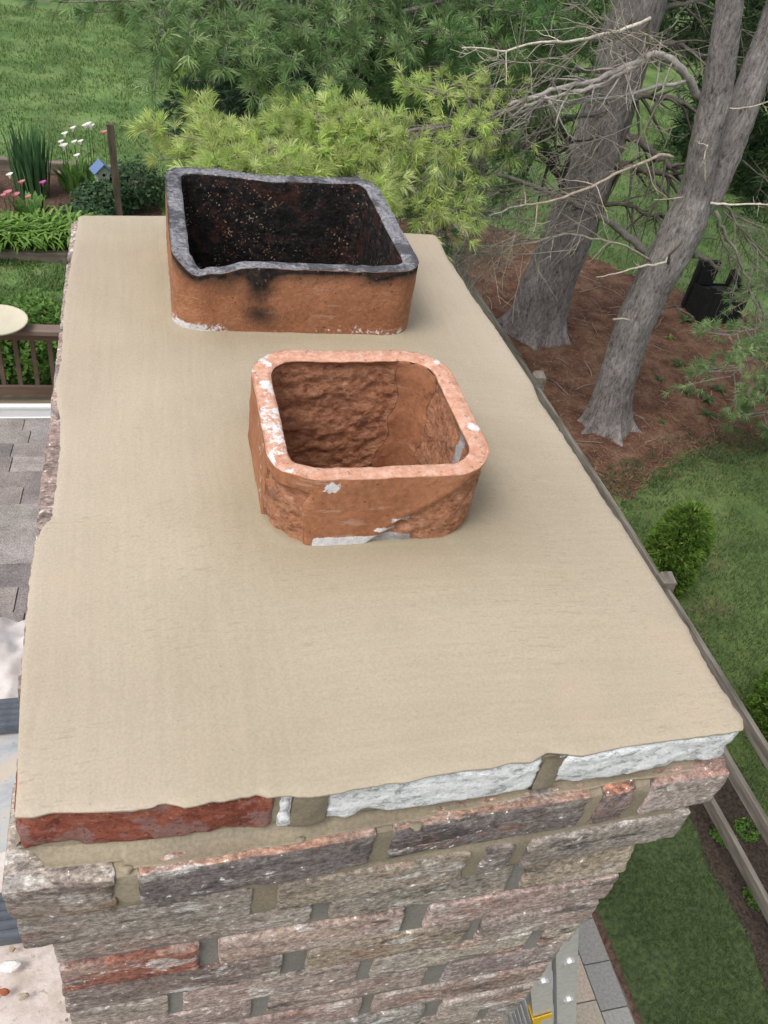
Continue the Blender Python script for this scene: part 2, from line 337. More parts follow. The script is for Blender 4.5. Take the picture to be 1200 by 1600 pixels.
def crown():
    nu, nv = 230, 380
    u = np.linspace(0,1,nu)[None,:]; v = np.linspace(0,1,nv)[:,None]
    v = v*1.0
    yl = np.interp(v[:,0], [0,1], [LX[0,0], LX[-1,0]]); xl = np.interp(yl, LX[:,0], LX[:,1])
    yr = np.interp(v[:,0], [0,1], [RXp[0,0], RXp[-1,0]]); xr = np.interp(yr, RXp[:,0], RXp[:,1])
    xf = np.interp(u[0], [0,1], [FY[0,0], FY[-1,0]]); yf = np.interp(xf, FY[:,0], FY[:,1])
    xb = np.interp(u[0], [0,1], [BY[0,0], BY[-1,0]]); yb = np.interp(xb, BY[:,0], BY[:,1])
    L = np.stack([xl,yl],-1)[:,None]; R = np.stack([xr,yr],-1)[:,None]; F = np.stack([xf,yf],-1)[None]; B = np.stack([xb,yb],-1)[None]
    U = u[...,None]; Vv = v[...,None]
    # boundary wiggles fade inside
    S = (1-U)*L+U*R+(1-Vv)*F+Vv*B-((1-U)*(1-Vv)*F[:,:1]+U*(1-Vv)*F[:,-1:]+(1-U)*Vv*B[:,:1]+U*Vv*B[:,-1:])
    X, Y = S[...,0], S[...,1]
    eu = np.minimum(u, 1-u)*.64+0*v; ev = np.minimum(v,1-v)*1.1+0*u; d = np.minimum(eu, ev)
    P = np.stack([X,Y,0*X],-1); wig = .7*np.exp(-d/.008)*sst(.42,.62,fbm(P,9,2,20))
    X = X+wig*.0026*(fbm(P,110,3,21)-.5)*2; Y = Y+wig*.0026*(fbm(P,110,3,22)-.5)*2
    Z = crown_z(X, Y, d)-.0025*np.exp(-d/.003)
    G = np.stack([X,Y,Z],-1)
    # rim skirt
    ring = np.concatenate([G[0,:], G[1:,-1], G[-1,-2::-1], G[-2:0:-1,0]])
    cen = np.array([.32,.55,0]); rows = [ring]
    for k,(dz,ins) in enumerate([(.0012,-.0003),(.003,.0006),(.005,.004),(.008,.012)]):
        q = ring.copy(); dirv = (cen-q)*[1,1,0]; dirv /= np.linalg.norm(dirv,axis=1,keepdims=True)
        q = q+dirv*ins; q[:,2] -= dz*(.7+.6*fbm(q,40,2,31)); rows.append(q)
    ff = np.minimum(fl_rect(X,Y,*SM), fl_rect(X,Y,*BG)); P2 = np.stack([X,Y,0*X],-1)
    k = 1.03-.13*np.exp(-np.maximum(ff+.03*(fbm(P2,9,3,77)-.5),0)/.03)-.13*np.exp(-np.maximum(ff+.08*(fbm(P2,6,3,79)-.5),0)/.12)-.07*sst(.45,.60,fbm(P2,3.6,4,78))+.04*np.exp(-d/.06)  # darker round the flues: contact shade and damp painted into the mortar tint
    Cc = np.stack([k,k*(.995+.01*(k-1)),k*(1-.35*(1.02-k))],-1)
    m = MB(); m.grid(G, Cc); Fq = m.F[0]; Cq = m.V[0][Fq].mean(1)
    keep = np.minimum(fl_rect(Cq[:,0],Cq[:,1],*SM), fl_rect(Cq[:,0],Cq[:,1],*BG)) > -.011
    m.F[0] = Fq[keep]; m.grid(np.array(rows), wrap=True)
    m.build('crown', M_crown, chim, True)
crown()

def rbox(m, lo, hi, c, step=.005, rr=.004, amp=.0022, seed=0, coarse=False, jag=1.0, ctop=None):
    """a worn brick: rounded grid box pushed about by noise"""
    lo = np.array(lo, float); hi = np.array(hi, float)
    if coarse:
        m.box(lo, hi, c); return
    for ax in range(3):
        for side in (0,1):
            a, b = [k for k in range(3) if k != ax]
            na = max(3, int((hi[a]-lo[a])/step)); nb = max(3, int((hi[b]-lo[b])/step))
            A, Bb = np.meshgrid(np.linspace(lo[a],hi[a],na), np.linspace(lo[b],hi[b],nb), indexing='ij')
            G = np.zeros(A.shape+(3,)); G[...,a] = A; G[...,b] = Bb; G[...,ax] = hi[ax] if side else lo[ax]
            inn = np.clip(G, lo+rr, hi-rr); dv = G-inn; L = np.linalg.norm(dv,axis=-1,keepdims=True)+1e-9
            N = dv/L; G = inn+N*rr
            e = np.minimum(np.minimum(A-lo[a], hi[a]-A), np.minimum(Bb-lo[b], hi[b]-Bb))
            chip = np.maximum(fbm(G*[.6,1,1],48,3,seed+5)-.52,0)*.026*jag*np.exp(-e/.007)
            dsp = amp*1.1*(fbm(G*[.5,1,1.3],45,5,seed)-.5)+amp*.9*(fbm(G*[.6,1,1],150,3,seed+3)-.5)
            G = G+N*(dsp-chip)[...,None]
            if side == (1 if ax != 1 else 0): G = G[::-1]
            m.grid(G, ctop if (ctop is not None and ax == 2 and side == 1) else c)
def jit(c, a=.12):
    k = 1+a*(random.random()*2-1); return tuple(min(1,x*k*(1+.05*(random.random()-.5))) for x in c)
MAUVE = (.29,.235,.22); BEIGE = (.42,.36,.31); RED = (.34,.115,.07); BUFF = (.40,.33,.25); GREY = (.33,.30,.275); PINK = (.41,.31,.275)
KZ = np.array([H-1.0,H-.25,H-.19,H-.140,H-.128,H-.068,H-.056,H+1])
def warp(m):
    """the hand-laid face is not dead flat: courses bow a few millimetres"""
    X1 = ([0,.1,.23,.35,.5,.64],[.0015,-.0035,-.0085,-.0075,-.002,.004]); X2 = ([0,.08,.2,.29,.4,.5,.55,.66],[-.0265,-.0285,-.026,-.021,-.016,-.014,-.0115,-.008]); X3 = ([0,.2,.4,.64],[-.0215,-.0215,-.018,-.008])
    for i, V in enumerate(m.V):
        x, y, z = V[:,0], V[:,1], V[:,2]
        d1 = np.interp(x,*X1)-.0035; d2 = np.interp(x,*X2)+.022; d3 = np.interp(x,*X3)+.020; d4 = 0*x
        D = np.stack([d4,d4,d3,d3,d2,d2,d1,d1]); k = np.clip(np.searchsorted(KZ, z)-1, 0, 6); t = np.clip((z-KZ[k])/(KZ[k+1]-KZ[k]),0,1); j = np.arange(len(x))
        V[:,1] = y+(D[k,j]*(1-t)+D[k+1,j]*t)*np.clip(1-y/.10,0,1)
# --- top course: three bricks to the front, each its own look
YF = .0035
zt, zb_ = H-.004, H-.058
m = MB(); rbox(m, (-.003,YF,zb_-.004), (.197,.110,zt-.003), (1,1,1), .003, .007, .0034, 2, jag=2); warp(m); m.build('brick', M_redbrick, chim, True)['label'] = 'bare red brick at the near left corner of the top course'
m = MB()
rbox(m, (.199,YF-.0015,zb_), (.2125,.110,zt), (1,1,1), .003, .003, .002, 4)
rbox(m, (.237,YF,zb_), (.437,.110,zt-.003), (1,1,1), .003, .006, .003, 6, jag=1.5)
rbox(m, (.452,YF-.002,zb_+.002), (.643,.110,zt-.003), (1,1,1), .003, .006, .003, 8, jag=1.5)
warp(m); m.build('painted_brick', M_painted, chim, True)['label'] = 'white flecked bricks under the front edge of the crown'
m = MB()
y = .118
while y < 1.09:
    L = .20 if y > .2 else .19; y1 = min(y+L, 1.098)
    cc = jit(PINK); rbox(m, (-.010,y,zb_), (.09,y1,zt+.001), cc, .005, .004, .003, int(y*100))
    rbox(m, (.55,y,zb_), (.641,y1,zt-.003), jit(BEIGE), .006, .004, .003, int(y*100)+3); y = y1+.011
x = .1
while x < .54:
    rbox(m, (x,1.045,zb_), (min(x+.2,.545),1.098,zt), jit(MAUVE), .008, .004, .002, int(x*90)); x += .211
# --- corbelled courses two and three, then the shaft
def course(m, z0, z1, x0, x1, y0, y1, joints, cols, fine=True, seed=0, side_fine=True, tops=None):
    xs = [x0]+[j for ab in joints for j in ab]+[x1]
    for k in range(0, len(xs), 2):
        rbox(m, (xs[k], y0+random.uniform(-.0012,.0012), z0+random.uniform(0,.001)), (xs[k+1], y0+.095, z1+random.uniform(-.001,.001)), cols[(k//2)%len(cols)], .0035 if fine else .02, .0030, .0014, seed+k, not fine, .5, tops[(k//2)%len(tops)] if tops else None)
    y = y0+.107
    first = seed % 2
    while y < y1-.02:
        e = min(y+(.095 if first else .2), y1); first = 0
        for (a,b) in ((x0,x0+.095),(x1-.095,x1)):
            rbox(m, (a,y,z0), (b,e,z1), jit(random.choice([MAUVE,BEIGE,PINK])), .006, .004, .002, seed+int(y*50), not (fine and side_fine))
        y = e+.011
    rbox(m, (x0+.105,1.046,z0), (x1-.105,y1,z1), jit(MAUVE), .02, .004, .001, seed, True)
c2t, c2b, c3t, c3b = H-.069, H-.124, H-.137, H-.191
course(m, c2b, c2t, -.016, .657, -.022, 1.115, [(.069,.086),(.289,.303),(.499,.513),(.550,.568)], [(.24,.175,.12),(.21,.18,.175),(.22,.19,.185),(.27,.20,.19),(.46,.38,.35)], seed=50, tops=[(.50,.44,.38),(.46,.28,.21),(.46,.29,.22),(.55,.26,.17),(.54,.31,.26)])
course(m, c3b, c3t, -.014, .640, -.020, 1.11, [(.183,.206),(.392,.407),(.440,.455)], [(.28,.25,.22),(.34,.29,.23),(.20,.17,.17),(.33,.29,.26)], seed=70)
warp(m); m.build('corbel_course', M_brick, chim, True)
m = MB(); z = c3b-.010; row = 0
off = [.24,.13,.22,.10,.19,.12,.21,.09]
jm = MB()
pal = [MAUVE,BEIGE,MAUVE,PINK,GREY,BEIGE,(.34,.27,.24),BUFF]
while z > .0:
    z1 = z; z0 = z-.0540
    fine = row < 13
    x0, x1 = .006+.002*math.sin(row*2.1), .603-.0035*min(row,8)+.003*math.sin(row*3)
    js = []; x = x0+off[row%8]
    while x < x1-.05:
        js.append((x, x+.014+.013*random.random())); x += .211
    cols = [jit(random.choice(pal), .2) for _ in range(6)]
    if row == 1: cols[0] = (.33,.13,.09)
    if row == 2: cols[0] = (.22,.17,.155)
    if row == 5: cols[1] = (.36,.27,.24)
    course(m, z0, z1, x0, x1, -.011+.002*math.sin(row*5), 1.09, js, cols, fine, 100+row*7, row < 6)
    z = z0-.0060; row += 1
warp(m); m.build('brick_shaft', M_brick, chim, True)
# --- mortar
FRESH = (.285,.245,.178); FRESH_D = (.235,.20,.145); OLD = (.205,.195,.178)
m = MB()
def ringbox(m, lo, hi, c, st_, seed):
    w_ = .10
    rbox(m, lo, (hi[0],lo[1]+w_,hi[2]), c, st_, .003, .001, seed)
    rbox(m, (lo[0],lo[1]+w_-.004,lo[2]), (lo[0]+w_,hi[1],hi[2]), c, .012, .003, .001, seed)
    rbox(m, (hi[0]-w_,lo[1]+w_-.004,lo[2]), hi, c, .012, .003, .001, seed)
    m.box((lo[0]+w_-.004,hi[1]-.04,lo[2]+.002),(hi[0]-w_+.004,hi[1]-.001,hi[2]-.002), c)
ringbox(m, (.003,YF+.003,zb_-.012), (.640,1.09,zt-.004), FRESH, .006, 11)
ringbox(m, (-.011,-.0185,c2b-.006), (.651,1.108,c2t-.0035), FRESH, .006, 12)
ringbox(m, (-.0075,-.0165,c3b-.004), (.633,1.104,c3t+.008), FRESH, .006, 13)
# sloping fillet on the ledge of course two
xs = np.linspace(-.004,.640,260); n_ = 14
G = []
for k in range(n_):
    t = k/(n_-1)
    fr = -.0125-.002*np.sin(xs*9)+.005*(fbm(np.stack([xs,0*xs,0*xs],-1),28,3,5)-.5)
    fr = np.where(xs < .075, -.006+.0*xs, fr); fr = np.where(xs > .615, fr+.022*sst(.615,.64,xs), fr)
    fr = np.where(xs < .02, fr+.022*sst(.02,-.004,xs), fr)
    yy = (YF+.004)*(1-t)+fr*t
    zz = (H-.060)*(1-t)+(c2t+.0012)*t-.0035*math.sin(math.pi*t)+0*xs
    P = np.stack([xs,yy,zz],-1); P[:,2] += .0012*(fbm(P,60,3,8)-.5); G.append(P)
e = G[-1].copy(); e[:,2] -= .005; e[:,1] += .001; G.append(e)
m.grid(np.array(G)[::-1], FRESH)
# left-hand ledge fillet
ys = np.linspace(.014,1.09,160); G = []
for k in range(6):
    t = k/5; P = np.stack([-.002*(1-t)+(-.0095)*t+.003*(fbm(np.stack([ys,ys,ys],-1),30,2,4)-.5), ys, (H-.058)*(1-t)+(c2t+.001)*t+0*ys],-1); G.append(P)
m.grid(np.array(G), FRESH)
# head joints flowing out from the crown over the top course
for (a,b,s_) in ((.210,.240,1),(.434,.456,2)):
    P = []
    for zz in np.linspace(zt+.002, zb_-.006, 14):
        xx = np.linspace(a,b,9); bul = .0015*np.sin(np.linspace(0,math.pi,9))
        q = np.stack([xx+.002*(vn(np.stack([0*xx+zz*1,xx*0,xx*0],-1),90,s_)-.5), YF-.001-bul+.0015*(vn(np.stack([xx,0*xx,0*xx+zz],-1),120,s_)-.5), 0*xx+zz],-1); P.append(q)
    m.grid(np.array(P)[::-1], FRESH_D)
# smears and blobs of fresh mortar
for (px_,py_,r_b) in ((652,1293,.006),(372,1270,.005),(197,1345,.005),(470,1305,.004),(1102,1190,.010)):
    q = PZ(px_,py_,c2t+.003)
    th = np.linspace(0,2*math.pi,12,endpoint=False); G = []
    for k,(rr,hh) in enumerate(((1,0),(.8,.35),(.4,.5),(.02,.5))):
        G.append(np.stack([q[0]+r_b*rr*np.cos(th)*(1+.3*np.sin(3*th)), q[1]+r_b*.8*rr*np.sin(th), q[2]-.002+hh*.005+0*th],-1))
    m.grid(np.array(G), FRESH, wrap=True)
warp(m); m.build('fresh_joint', M_joint, chim, True)
m = MB(); ringbox(m, (.0115,-.0062,H-1.35), (.570,1.083,c3b-.001), OLD, .008, 15)
m.box((.0085,-.0065,.0), (.573,1.086,H-1.36), OLD)
warp(m); m.build('old_joint', M_joint, chim, True)

def rrect(x0,x1,y0,y1,r,n):
    """rounded rectangle points and outward normals, even spacing, starts at front left"""
    segs = []; w_, h_ = x1-x0-2*r, y1-y0-2*r; q = math.pi/2*r; tot = 2*(w_+h_)+4*q
    s = np.linspace(0, tot, n, endpoint=False); P = np.zeros((n,2)); N = np.zeros((n,2))
    for i, t in enumerate(s):
        for k,(Ls, kind) in enumerate(((w_,'b'),(q,'c'),(h_,'r'),(q,'c'),(w_,'t'),(q,'c'),(h_,'l'),(q,'c'))):
            if t <= Ls or k == 7: break
            t -= Ls
        if kind == 'b': P[i] = (x0+r+t, y0); N[i] = (0,-1)
        elif kind == 'r': P[i] = (x1, y0+r+t); N[i] = (1,0)
        elif kind == 't': P[i] = (x1-r-t, y1); N[i] = (0,1)
        elif kind == 'l': P[i] = (x0, y1-r-t); N[i] = (-1,0)
        else:
            a0 = {1:-90,3:0,5:90,7:180}[k]; a = rad(a0)+t/r; c_ = {1:(x1-r,y0+r),3:(x1-r,y1-r),5:(x0+r,y1-r),7:(x0+r,y0+r)}[k]
            N[i] = (math.cos(a), math.sin(a)); P[i] = np.array(c_)+r*N[i]
    return P, N
def flue(spec, z0, z1, t, depth, big):
    x0,x1,y0,y1,r = spec; n = 460 if big else 360
    P, N = rrect(x0,x1,y0,y1,r,n)
    ri = max(r-t*.75,.012)
    Pi, Ni = rrect(x0+t,x1-t,y0+t,y1-t,ri,n)
    # match inner points to outer by nearest direction
    j = np.argmin(((Pi[None]-(P-N*t)[:,None])**2).sum(-1),1); Pi = P-N*t if not big else P-N*t
    zo = np.linspace(z0, z1-.003, int((z1-z0)/.0028)); zi = np.concatenate([np.linspace(z1-.003, z1-.25, 90), np.linspace(z1-.26, z1-depth, 12)])
    rows = []; cols = []
    X, Y = P[:,0], P[:,1]
    top = .003*(fbm(np.stack([X,Y,0*X],-1),14,3,61+big)-.5)+.0022*(fbm(np.stack([X,Y,0*X],-1),70,2,62)-.5)
    if big:
        top -= .013*np.exp(-(((X-.205)/.022)**2+((Y-.70)/.02)**2))+.016*np.exp(-(((X-.172)/.018)**2+((Y-.70)/.03)**2))
        top -= .004*np.exp(-((X-.30)/.05)**2)*(Y>.95); top += .003*np.exp(-((X-.46)/.04)**2)
    else:
        top += .003*sst(.3,.47,X)-.004*np.exp(-(((X-.22)/.02)**2+((Y-.28)/.03)**2))
    def msk(x, y, z, inner, rimw):
        Q = np.stack([x,y,z],-1); k = z1-z
        nz = fbm(Q,22,4,71)-.5; A = np.zeros(len(x)); W_ = np.zeros(len(x)); S_ = np.zeros(len(x))
        if big:
            if inner: S_[:] = 1
            else:
                S_ = .85*np.exp(-np.maximum(k-.006,0)/.012)+.9*np.exp(-(((x-.255)/.022)**2))*sst(.12,.02,k)*(y<.72)*.8
                S_ = np.maximum(S_, 1.0*np.exp(-(((x-.215)/.06)**2))*np.exp(-k/.03)*(y<.72)); S_ = np.maximum(S_, .95*np.exp(-(((x-.420)/.038)**2))*np.exp(-np.maximum(k-.01,0)/.014)*(y<.72))
                S_ = np.maximum(S_, .75*np.exp(-(((x-.258)/.026)**2+((k-.070)/.020)**2))*(y<.72))
                W_ = .60*np.exp(-np.maximum(z-z0-.034,0)/.018)*(.55+1.5*(fbm(Q*[1,1,1],16,3,9)-.35))
            if rimw > 0: A = np.full(len(x), rimw); S_ = S_*0
        else:
            if inner:
                bk = np.exp(-np.maximum(y1-t-.012-y,0)/.01)
                A = bk*sst(.235,.25,x+.02*nz)*sst(.405,.39,x+.03*nz+.10*np.maximum(k-.1,0))*sst(.004,.012,k)*1.0
                rt = (x > x1-t-.008)
                A = np.maximum(A, rt*sst(y0+.03,y0+.05,y)*sst(y1-.045,y1-.06,y+.25*nz*.2)*.95)
                fr = (y < y0+t+.01); A = np.maximum(A, fr*.3)
                W_ = np.where(rt, .85*np.exp(-(((y-.335)/.010)**2))*sst(.09,.05,k), 0)
            else:
                ft = (y < y0+.03)
                A = 1.0*sst(.252,.246,x+.01*nz*4)*sst(.014,.022,k+.02*nz)*((y<y0+.05))*sst(.205,.213,x+.0*y)
                A = np.maximum(A, (y<y0+.05)*sst(-.004,.006,(x-.325)*.55-(.085-k)*.75+.012*nz*2)*sst(.004,.010,k-.01*sst(.44,.40,x)))
                W_ = (y<y0+.02)*(1.25*sst(.262,.268,x)*sst(.385,.350,x)*sst(.040,.036,z-z0) + .8*np.exp(-(((x-.278)/.012)**2+((k-.012)/.009)**2)) + .85*np.exp(-(((x-.360)/.02)**2+((z-z0-.058)/.006)**2))*sst(.40,.55,vn(Q,130,3)) + .85*np.exp(-(((x-.340)/.016)**2+((z-z0-.046)/.004)**2)))
                W_ = np.maximum(W_, .35*(x<x0+.004)*(vn(Q*[1,1,.3],30,8)>.6))
            if rimw > 0:
                S_ = np.full(len(x), rimw); A = A*0
                W_ = .50*(x<x0+t+.004)*sst(.50,.60,vn(Q,38,5))+.95*np.exp(-(((x-.442)/.006)**2+((y-.470)/.007)**2))+1.0*np.exp(-(((x-.448)/.008)**2+((y-.338)/.010)**2))+.5*np.exp(-(((x-.228)/.014)**2+((y-.285)/.012)**2))
        return A, np.clip(W_,0,1), S_
    def addrow(x, y, z, nx, ny, inner, rimw):
        A, W_, S_ = msk(x, y, z, inner, rimw); Q = np.stack([x,y,z],-1)
        d = .0010*(fbm(Q,60,3,81)-.5)*2
        if not big:
            st = fbm(Q*[1,1,2.4],30,5,83); terr = st
            d = d-A*(.0036+.009*(terr-.42)+.006*(fbm(Q,120,4,84)-.5))
        else: d = d+(0.0006*(fbm(Q,160,2,85)-.5) if inner else 0)
        zz = z+top*sst(z1-.05, z1-.004, z)
        rows.append(np.stack([x+nx*d, y+ny*d, zz],-1)); cols.append(np.stack([A,W_,S_],-1))
    for z in zo: addrow(X, Y, 0*X+z, N[:,0], N[:,1], False, 0)
    for f_, dz in ((.0,.0012),(.06,.0),(.14,.0006),(.25,.0009),(.38,.0010),(.5,.001),(.62,.001),(.75,.0009),(.86,.0006),(.94,.0),(1.,-.0014)):
        x = X-N[:,0]*t*f_; y = Y-N[:,1]*t*f_
        Q = np.stack([x,y,0*x],-1)
        addrow(x, y, 0*x+z1-.0028+dz*1.5+.0016*(fbm(Q,110,3,91)-.5), 0*N[:,0], 0*N[:,1], f_ > .5, .99)
    for z in zi: addrow(Pi[:,0], Pi[:,1], 0*X+z, -N[:,0], -N[:,1], True, 0)
    m = MB(); m.grid(np.array(rows), np.array(cols), wrap=True)
    return m.build('flue_liner', M_sooty if big else M_clay, chim, True)
flue(BG, H-.01, H+.1170, .0235, 1.0, True)['label'] = 'larger clay flue liner blackened with soot around its rim and inside'
flue(SM, H-.01, H+.1075, .0215, .8, False)['label'] = 'smaller orange clay flue liner with flaking spalled walls and white smears'
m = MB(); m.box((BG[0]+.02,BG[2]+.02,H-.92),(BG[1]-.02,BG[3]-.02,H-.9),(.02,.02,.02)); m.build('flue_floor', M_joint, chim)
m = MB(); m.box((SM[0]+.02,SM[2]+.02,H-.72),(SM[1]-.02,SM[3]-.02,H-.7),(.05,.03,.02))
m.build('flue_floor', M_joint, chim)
# ================================================================== GROUND AND SETTING
def tri_sheet(poly, z, amp=.0, dens=.12, seed=1, c=(1,1,1)):
    """sheet with a slightly ragged outline"""
    P = np.array(poly, float); out = []
    for i in range(len(P)):
        a, b = P[i], P[(i+1)%len(P)]; k = max(2, int(np.linalg.norm(b-a)/dens)); t = np.linspace(0,1,k,endpoint=False)[:,None]; out.append(a+(b-a)*t)
    P = np.concatenate(out); Q = np.c_[P, 0*P[:,0]]
    P = P+amp*np.stack([fbm(Q,2.2,4,seed)-.5, fbm(Q,2.2,4,seed+9)-.5],-1)*2
    m = MB(); V = np.c_[P, 0*P[:,0]+z]; m.add(V, [np.arange(len(P))[None]], c); return m
def mk_lawn(k=1.0):
    n = NT('lawn'); a = n.noise(1.1, 5, .6); b = n.noise(28, 5, .7, n.map((1,.5,1))); s = n.noise(.6, 2, .5, n.map((1.6,.25,1),(0,0,rad(12)))); d = n.noise(160, 3, .7)
    c = n.ramp(a, [(.38,(.095,.165,.052)),(.5,(.125,.205,.064)),(.62,(.165,.245,.085))])
    c = n.mix(n.ramp(n.noise(1.9, 6, .7, n.map((1,1,1),(0,0,.5))), [(.56,0.),(.66,.55)]), c, (.20,.165,.10)); c = n.mix(1, c, n.ramp(b, [(.38,.78),(.62,1.18)]), 'MULTIPLY')
    c = n.mix(1, c, n.ramp(s, [(.35,.85),(.65,1.18)]), 'MULTIPLY')
    c = n.mix(1, c, n.ramp(d, [(.38,.8),(.62,1.2)]), 'MULTIPLY')
    if k < 1: c = n.mix(1, c, (k*1.08,k,k*.95), 'MULTIPLY')
    return n.fin(c, .9, n.bump(b, .6, .03))
M_lawn = mk_lawn()
m = MB(); V = []; m.add([(-150,-60,0),(160,-60,0),(160,260,0),(-150,260,0)], [[(0,1,2,3)]])
tag(m.build('lawn', M_lawn, origin=(0,0,0)), kind='structure')
def mk_straw():
    n = NT('pine_straw'); a = n.noise(3, 5, .6); b = n.noise(50, 6, .75, n.map((1,.35,1),(0,0,rad(35))), .8); d = n.noise(50, 6, .75, n.map((.35,1,1),(0,0,rad(-20))), .8)
    c = n.ramp(a, [(.38,(.10,.050,.033)),(.5,(.165,.082,.052)),(.62,(.21,.125,.08))])
    c = n.mix(1, c, n.ramp(b, [(.3,.55),(.7,1.4)]), 'MULTIPLY'); c = n.mix(1, c, n.ramp(d, [(.3,.7),(.72,1.35)]), 'MULTIPLY')
    return n.fin(c, .95, n.bump(b, .8, .02, n.bump(d, .6, .02)))
M_straw = mk_straw()
bed_poly = [(3.0,5.7),(5.0,5.95),(5.6,6.2),(6.4,6.6),(7.6,6.85),(9.2,7.3),(10.2,8.9),(9.6,10.1),(8.6,10.75),(7.6,11.6),(6.9,12.6),(5,13.2),(3.4,12.8),(3.0,9)]
M_lawn3 = mk_lawn(.62)  # lawn colour multiplied down for the ground beyond the fence
tag(tri_sheet([(3.88,-40),(60,-40),(60,9.5),(24,9.2),(12,8.6),(3.88,8.4)], .004, .25, .1, 33).build('lawn_beyond_fence', M_lawn3, origin=(8,0,0)), kind='structure')
tag(tri_sheet(bed_poly, .009, .34, .05, 3).build('pine_straw_bed', M_straw, origin=(5,9,0)), kind='structure')
M_mulch = simple('bark_mulch', (.028,.020,.016), (.085,.062,.048), 45, .95, .9, .02)
tag(tri_sheet([(3.78,-2.5),(4.35,-2.5),(4.5,.5),(4.45,2.2),(4.6,3.4),(4.45,4.5),(3.9,4.6),(3.8,1)], .014, .10, .08, 6).build('mulch_strip', M_mulch, origin=(4.1,1,0)), kind='structure')
M_soil = simple('brown_mulch', (.06,.035,.025), (.16,.10,.075), 30, .95, .8, .02)
tag(tri_sheet([(-6,11.05),(.2,11.05),(.35,12.8),(.1,14.05),(-6,14.05)], .006, .05, .1, 8).build('flower_bed_soil', M_soil, origin=(-3,12.5,0)), kind='structure')
M_lawn2 = simple('turf_painted_shade', (.035,.055,.022), (.085,.120,.045), 30, .95, .7, .02)  # same lawn, with the shade of chimney and house painted in as darker green
tag(tri_sheet([(2.87,-3),(3.86,-3),(3.88,1),(3.98,4.6),(2.87,4.6)], .010, .03, .06, 22).build('shade_tinted_lawn', M_lawn2, origin=(3.3,0,0)), kind='structure')
# paver patio
def patio():
    m = MB()
    m.box((.605,-3,-.02),(2.83,4.2,.004), (.16,.14,.115))
    x = 2.62; y = -3
    while y < 4.1:
        m.box((2.63,y,.004),(2.81,y+.262,.016), jit((.30,.29,.28),.12)); y += .27
    y = -3
    while y < 4.1:
        k = .27*random.choice([.75,1]); m.box((2.44,y,.004),(2.622,y+k-.008,.016), jit(random.choice([(.32,.30,.28),(.42,.36,.29),(.31,.30,.29)]),.1)); y += k
    y = -3; r = 0
    while y < 4.1:
        x = 2.43-(.0 if r%2 else .09)
        if r%2 == 0: m.box((2.348,y,.004),(2.432,y+.172,.016), jit((.33,.29,.24),.1))
        while x > .75:
            w_ = random.choice([.18,.27]); m.box((x-w_,y,.004),(x-.008,y+.172,.016), jit(random.choice([(.44,.38,.30),(.38,.34,.29),(.33,.31,.29),(.48,.41,.33)]),.1)); x -= w_
        y += .18; r += 1
    o = m.build('paver_patio', attrmat('paver_stone', .22, 60, .85, .3), origin=(1.7,.6,0)); tag(o, kind='structure')
patio()
tag(tri_sheet([(2.815,-3),(2.90,-3),(2.91,4.2),(2.815,4.2)], .005, .03, .06, 12).build('soil_edge', M_soil, origin=(2.85,0,0)), kind='structure')

# ---- blades of grass (a stuff object), scattered where the lawn is close
def inpoly(X, Y, poly):
    P = np.array(poly); ins = np.zeros(len(X), bool); j = len(P)-1
    for i in range(len(P)):
        c = ((P[i,1] > Y) != (P[j,1] > Y)) & (X < (P[j,0]-P[i,0])*(Y-P[i,1])/(P[j,1]-P[i,1]+1e-12)+P[i,0]); ins ^= c; j = i
    return ins
def edged(X, Y, poly):
    d = np.full(len(X), 9.); P = np.array(poly)
    for i in range(len(P)):
        a, b = P[i], P[(i+1)%len(P)]; ab = b-a; t = np.clip(((X-a[0])*ab[0]+(Y-a[1])*ab[1])/(ab@ab),0,1); d = np.minimum(d, np.hypot(X-a[0]-t*ab[0], Y-a[1]-t*ab[1]))
    return d
def blades(m, n, box, hgt, wid, cols, seed, avoid=(), sink=0, edge=None):
    g = np.random.default_rng(seed); X = g.uniform(box[0],box[1],n); Y = g.uniform(box[2],box[3],n)
    Q = np.stack([X,Y,0*X],-1); cl = fbm(Q,3.2,3,seed); keep = g.random(n) < sst(.25,.6,cl)*.9+.12
    if edge: dd = edged(X, Y, edge[0]); keep &= (fbm(Q,5,4,seed+40)-.5)*1.6+.75 > dd/edge[1]*.5
    for p in avoid: keep &= ~inpoly(X, Y, p)
    X, Y, cl = X[keep], Y[keep], cl[keep]; n = len(X)
    az = g.uniform(0,2*math.pi,n); h = hgt*(.5+g.random(n))*(.7+.7*cl); ln = h*g.uniform(.2,1.1,n); wd = wid*(.6+.8*g.random(n))
    B = np.stack([X,Y,0*X-sink],-1); D = np.stack([np.cos(az),np.sin(az),0*az],-1); S = np.stack([-np.sin(az),np.cos(az),0*az],-1)*wd[:,None]/2
    mid = B+D*ln[:,None]*.35+np.stack([0*h,0*h,h*.6],-1); tip = B+D*ln[:,None]+np.stack([0*h,0*h,h],-1)
    V = np.stack([B-S,B+S,mid+S*.8,mid-S*.8,tip],1).reshape(-1,3); i = np.arange(n)[:,None]*5
    C = np.array(cols)[g.integers(0,len(cols),n)]*(g.uniform(.8,1.2,n)*(.8+.4*cl))[:,None]*1.25; C = np.repeat(C,5,0)
    m.add(V, [i+np.array([[0,1,2,3]]), i+np.array([[3,2,4]])], C)
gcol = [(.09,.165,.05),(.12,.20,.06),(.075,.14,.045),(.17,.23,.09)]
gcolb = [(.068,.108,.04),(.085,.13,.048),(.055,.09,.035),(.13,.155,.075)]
gcol_shade = [(.060,.105,.038),(.078,.13,.045),(.050,.088,.034),(.11,.14,.062)]  # blade greens darkened to carry the shade beside the chimney
m = MB()
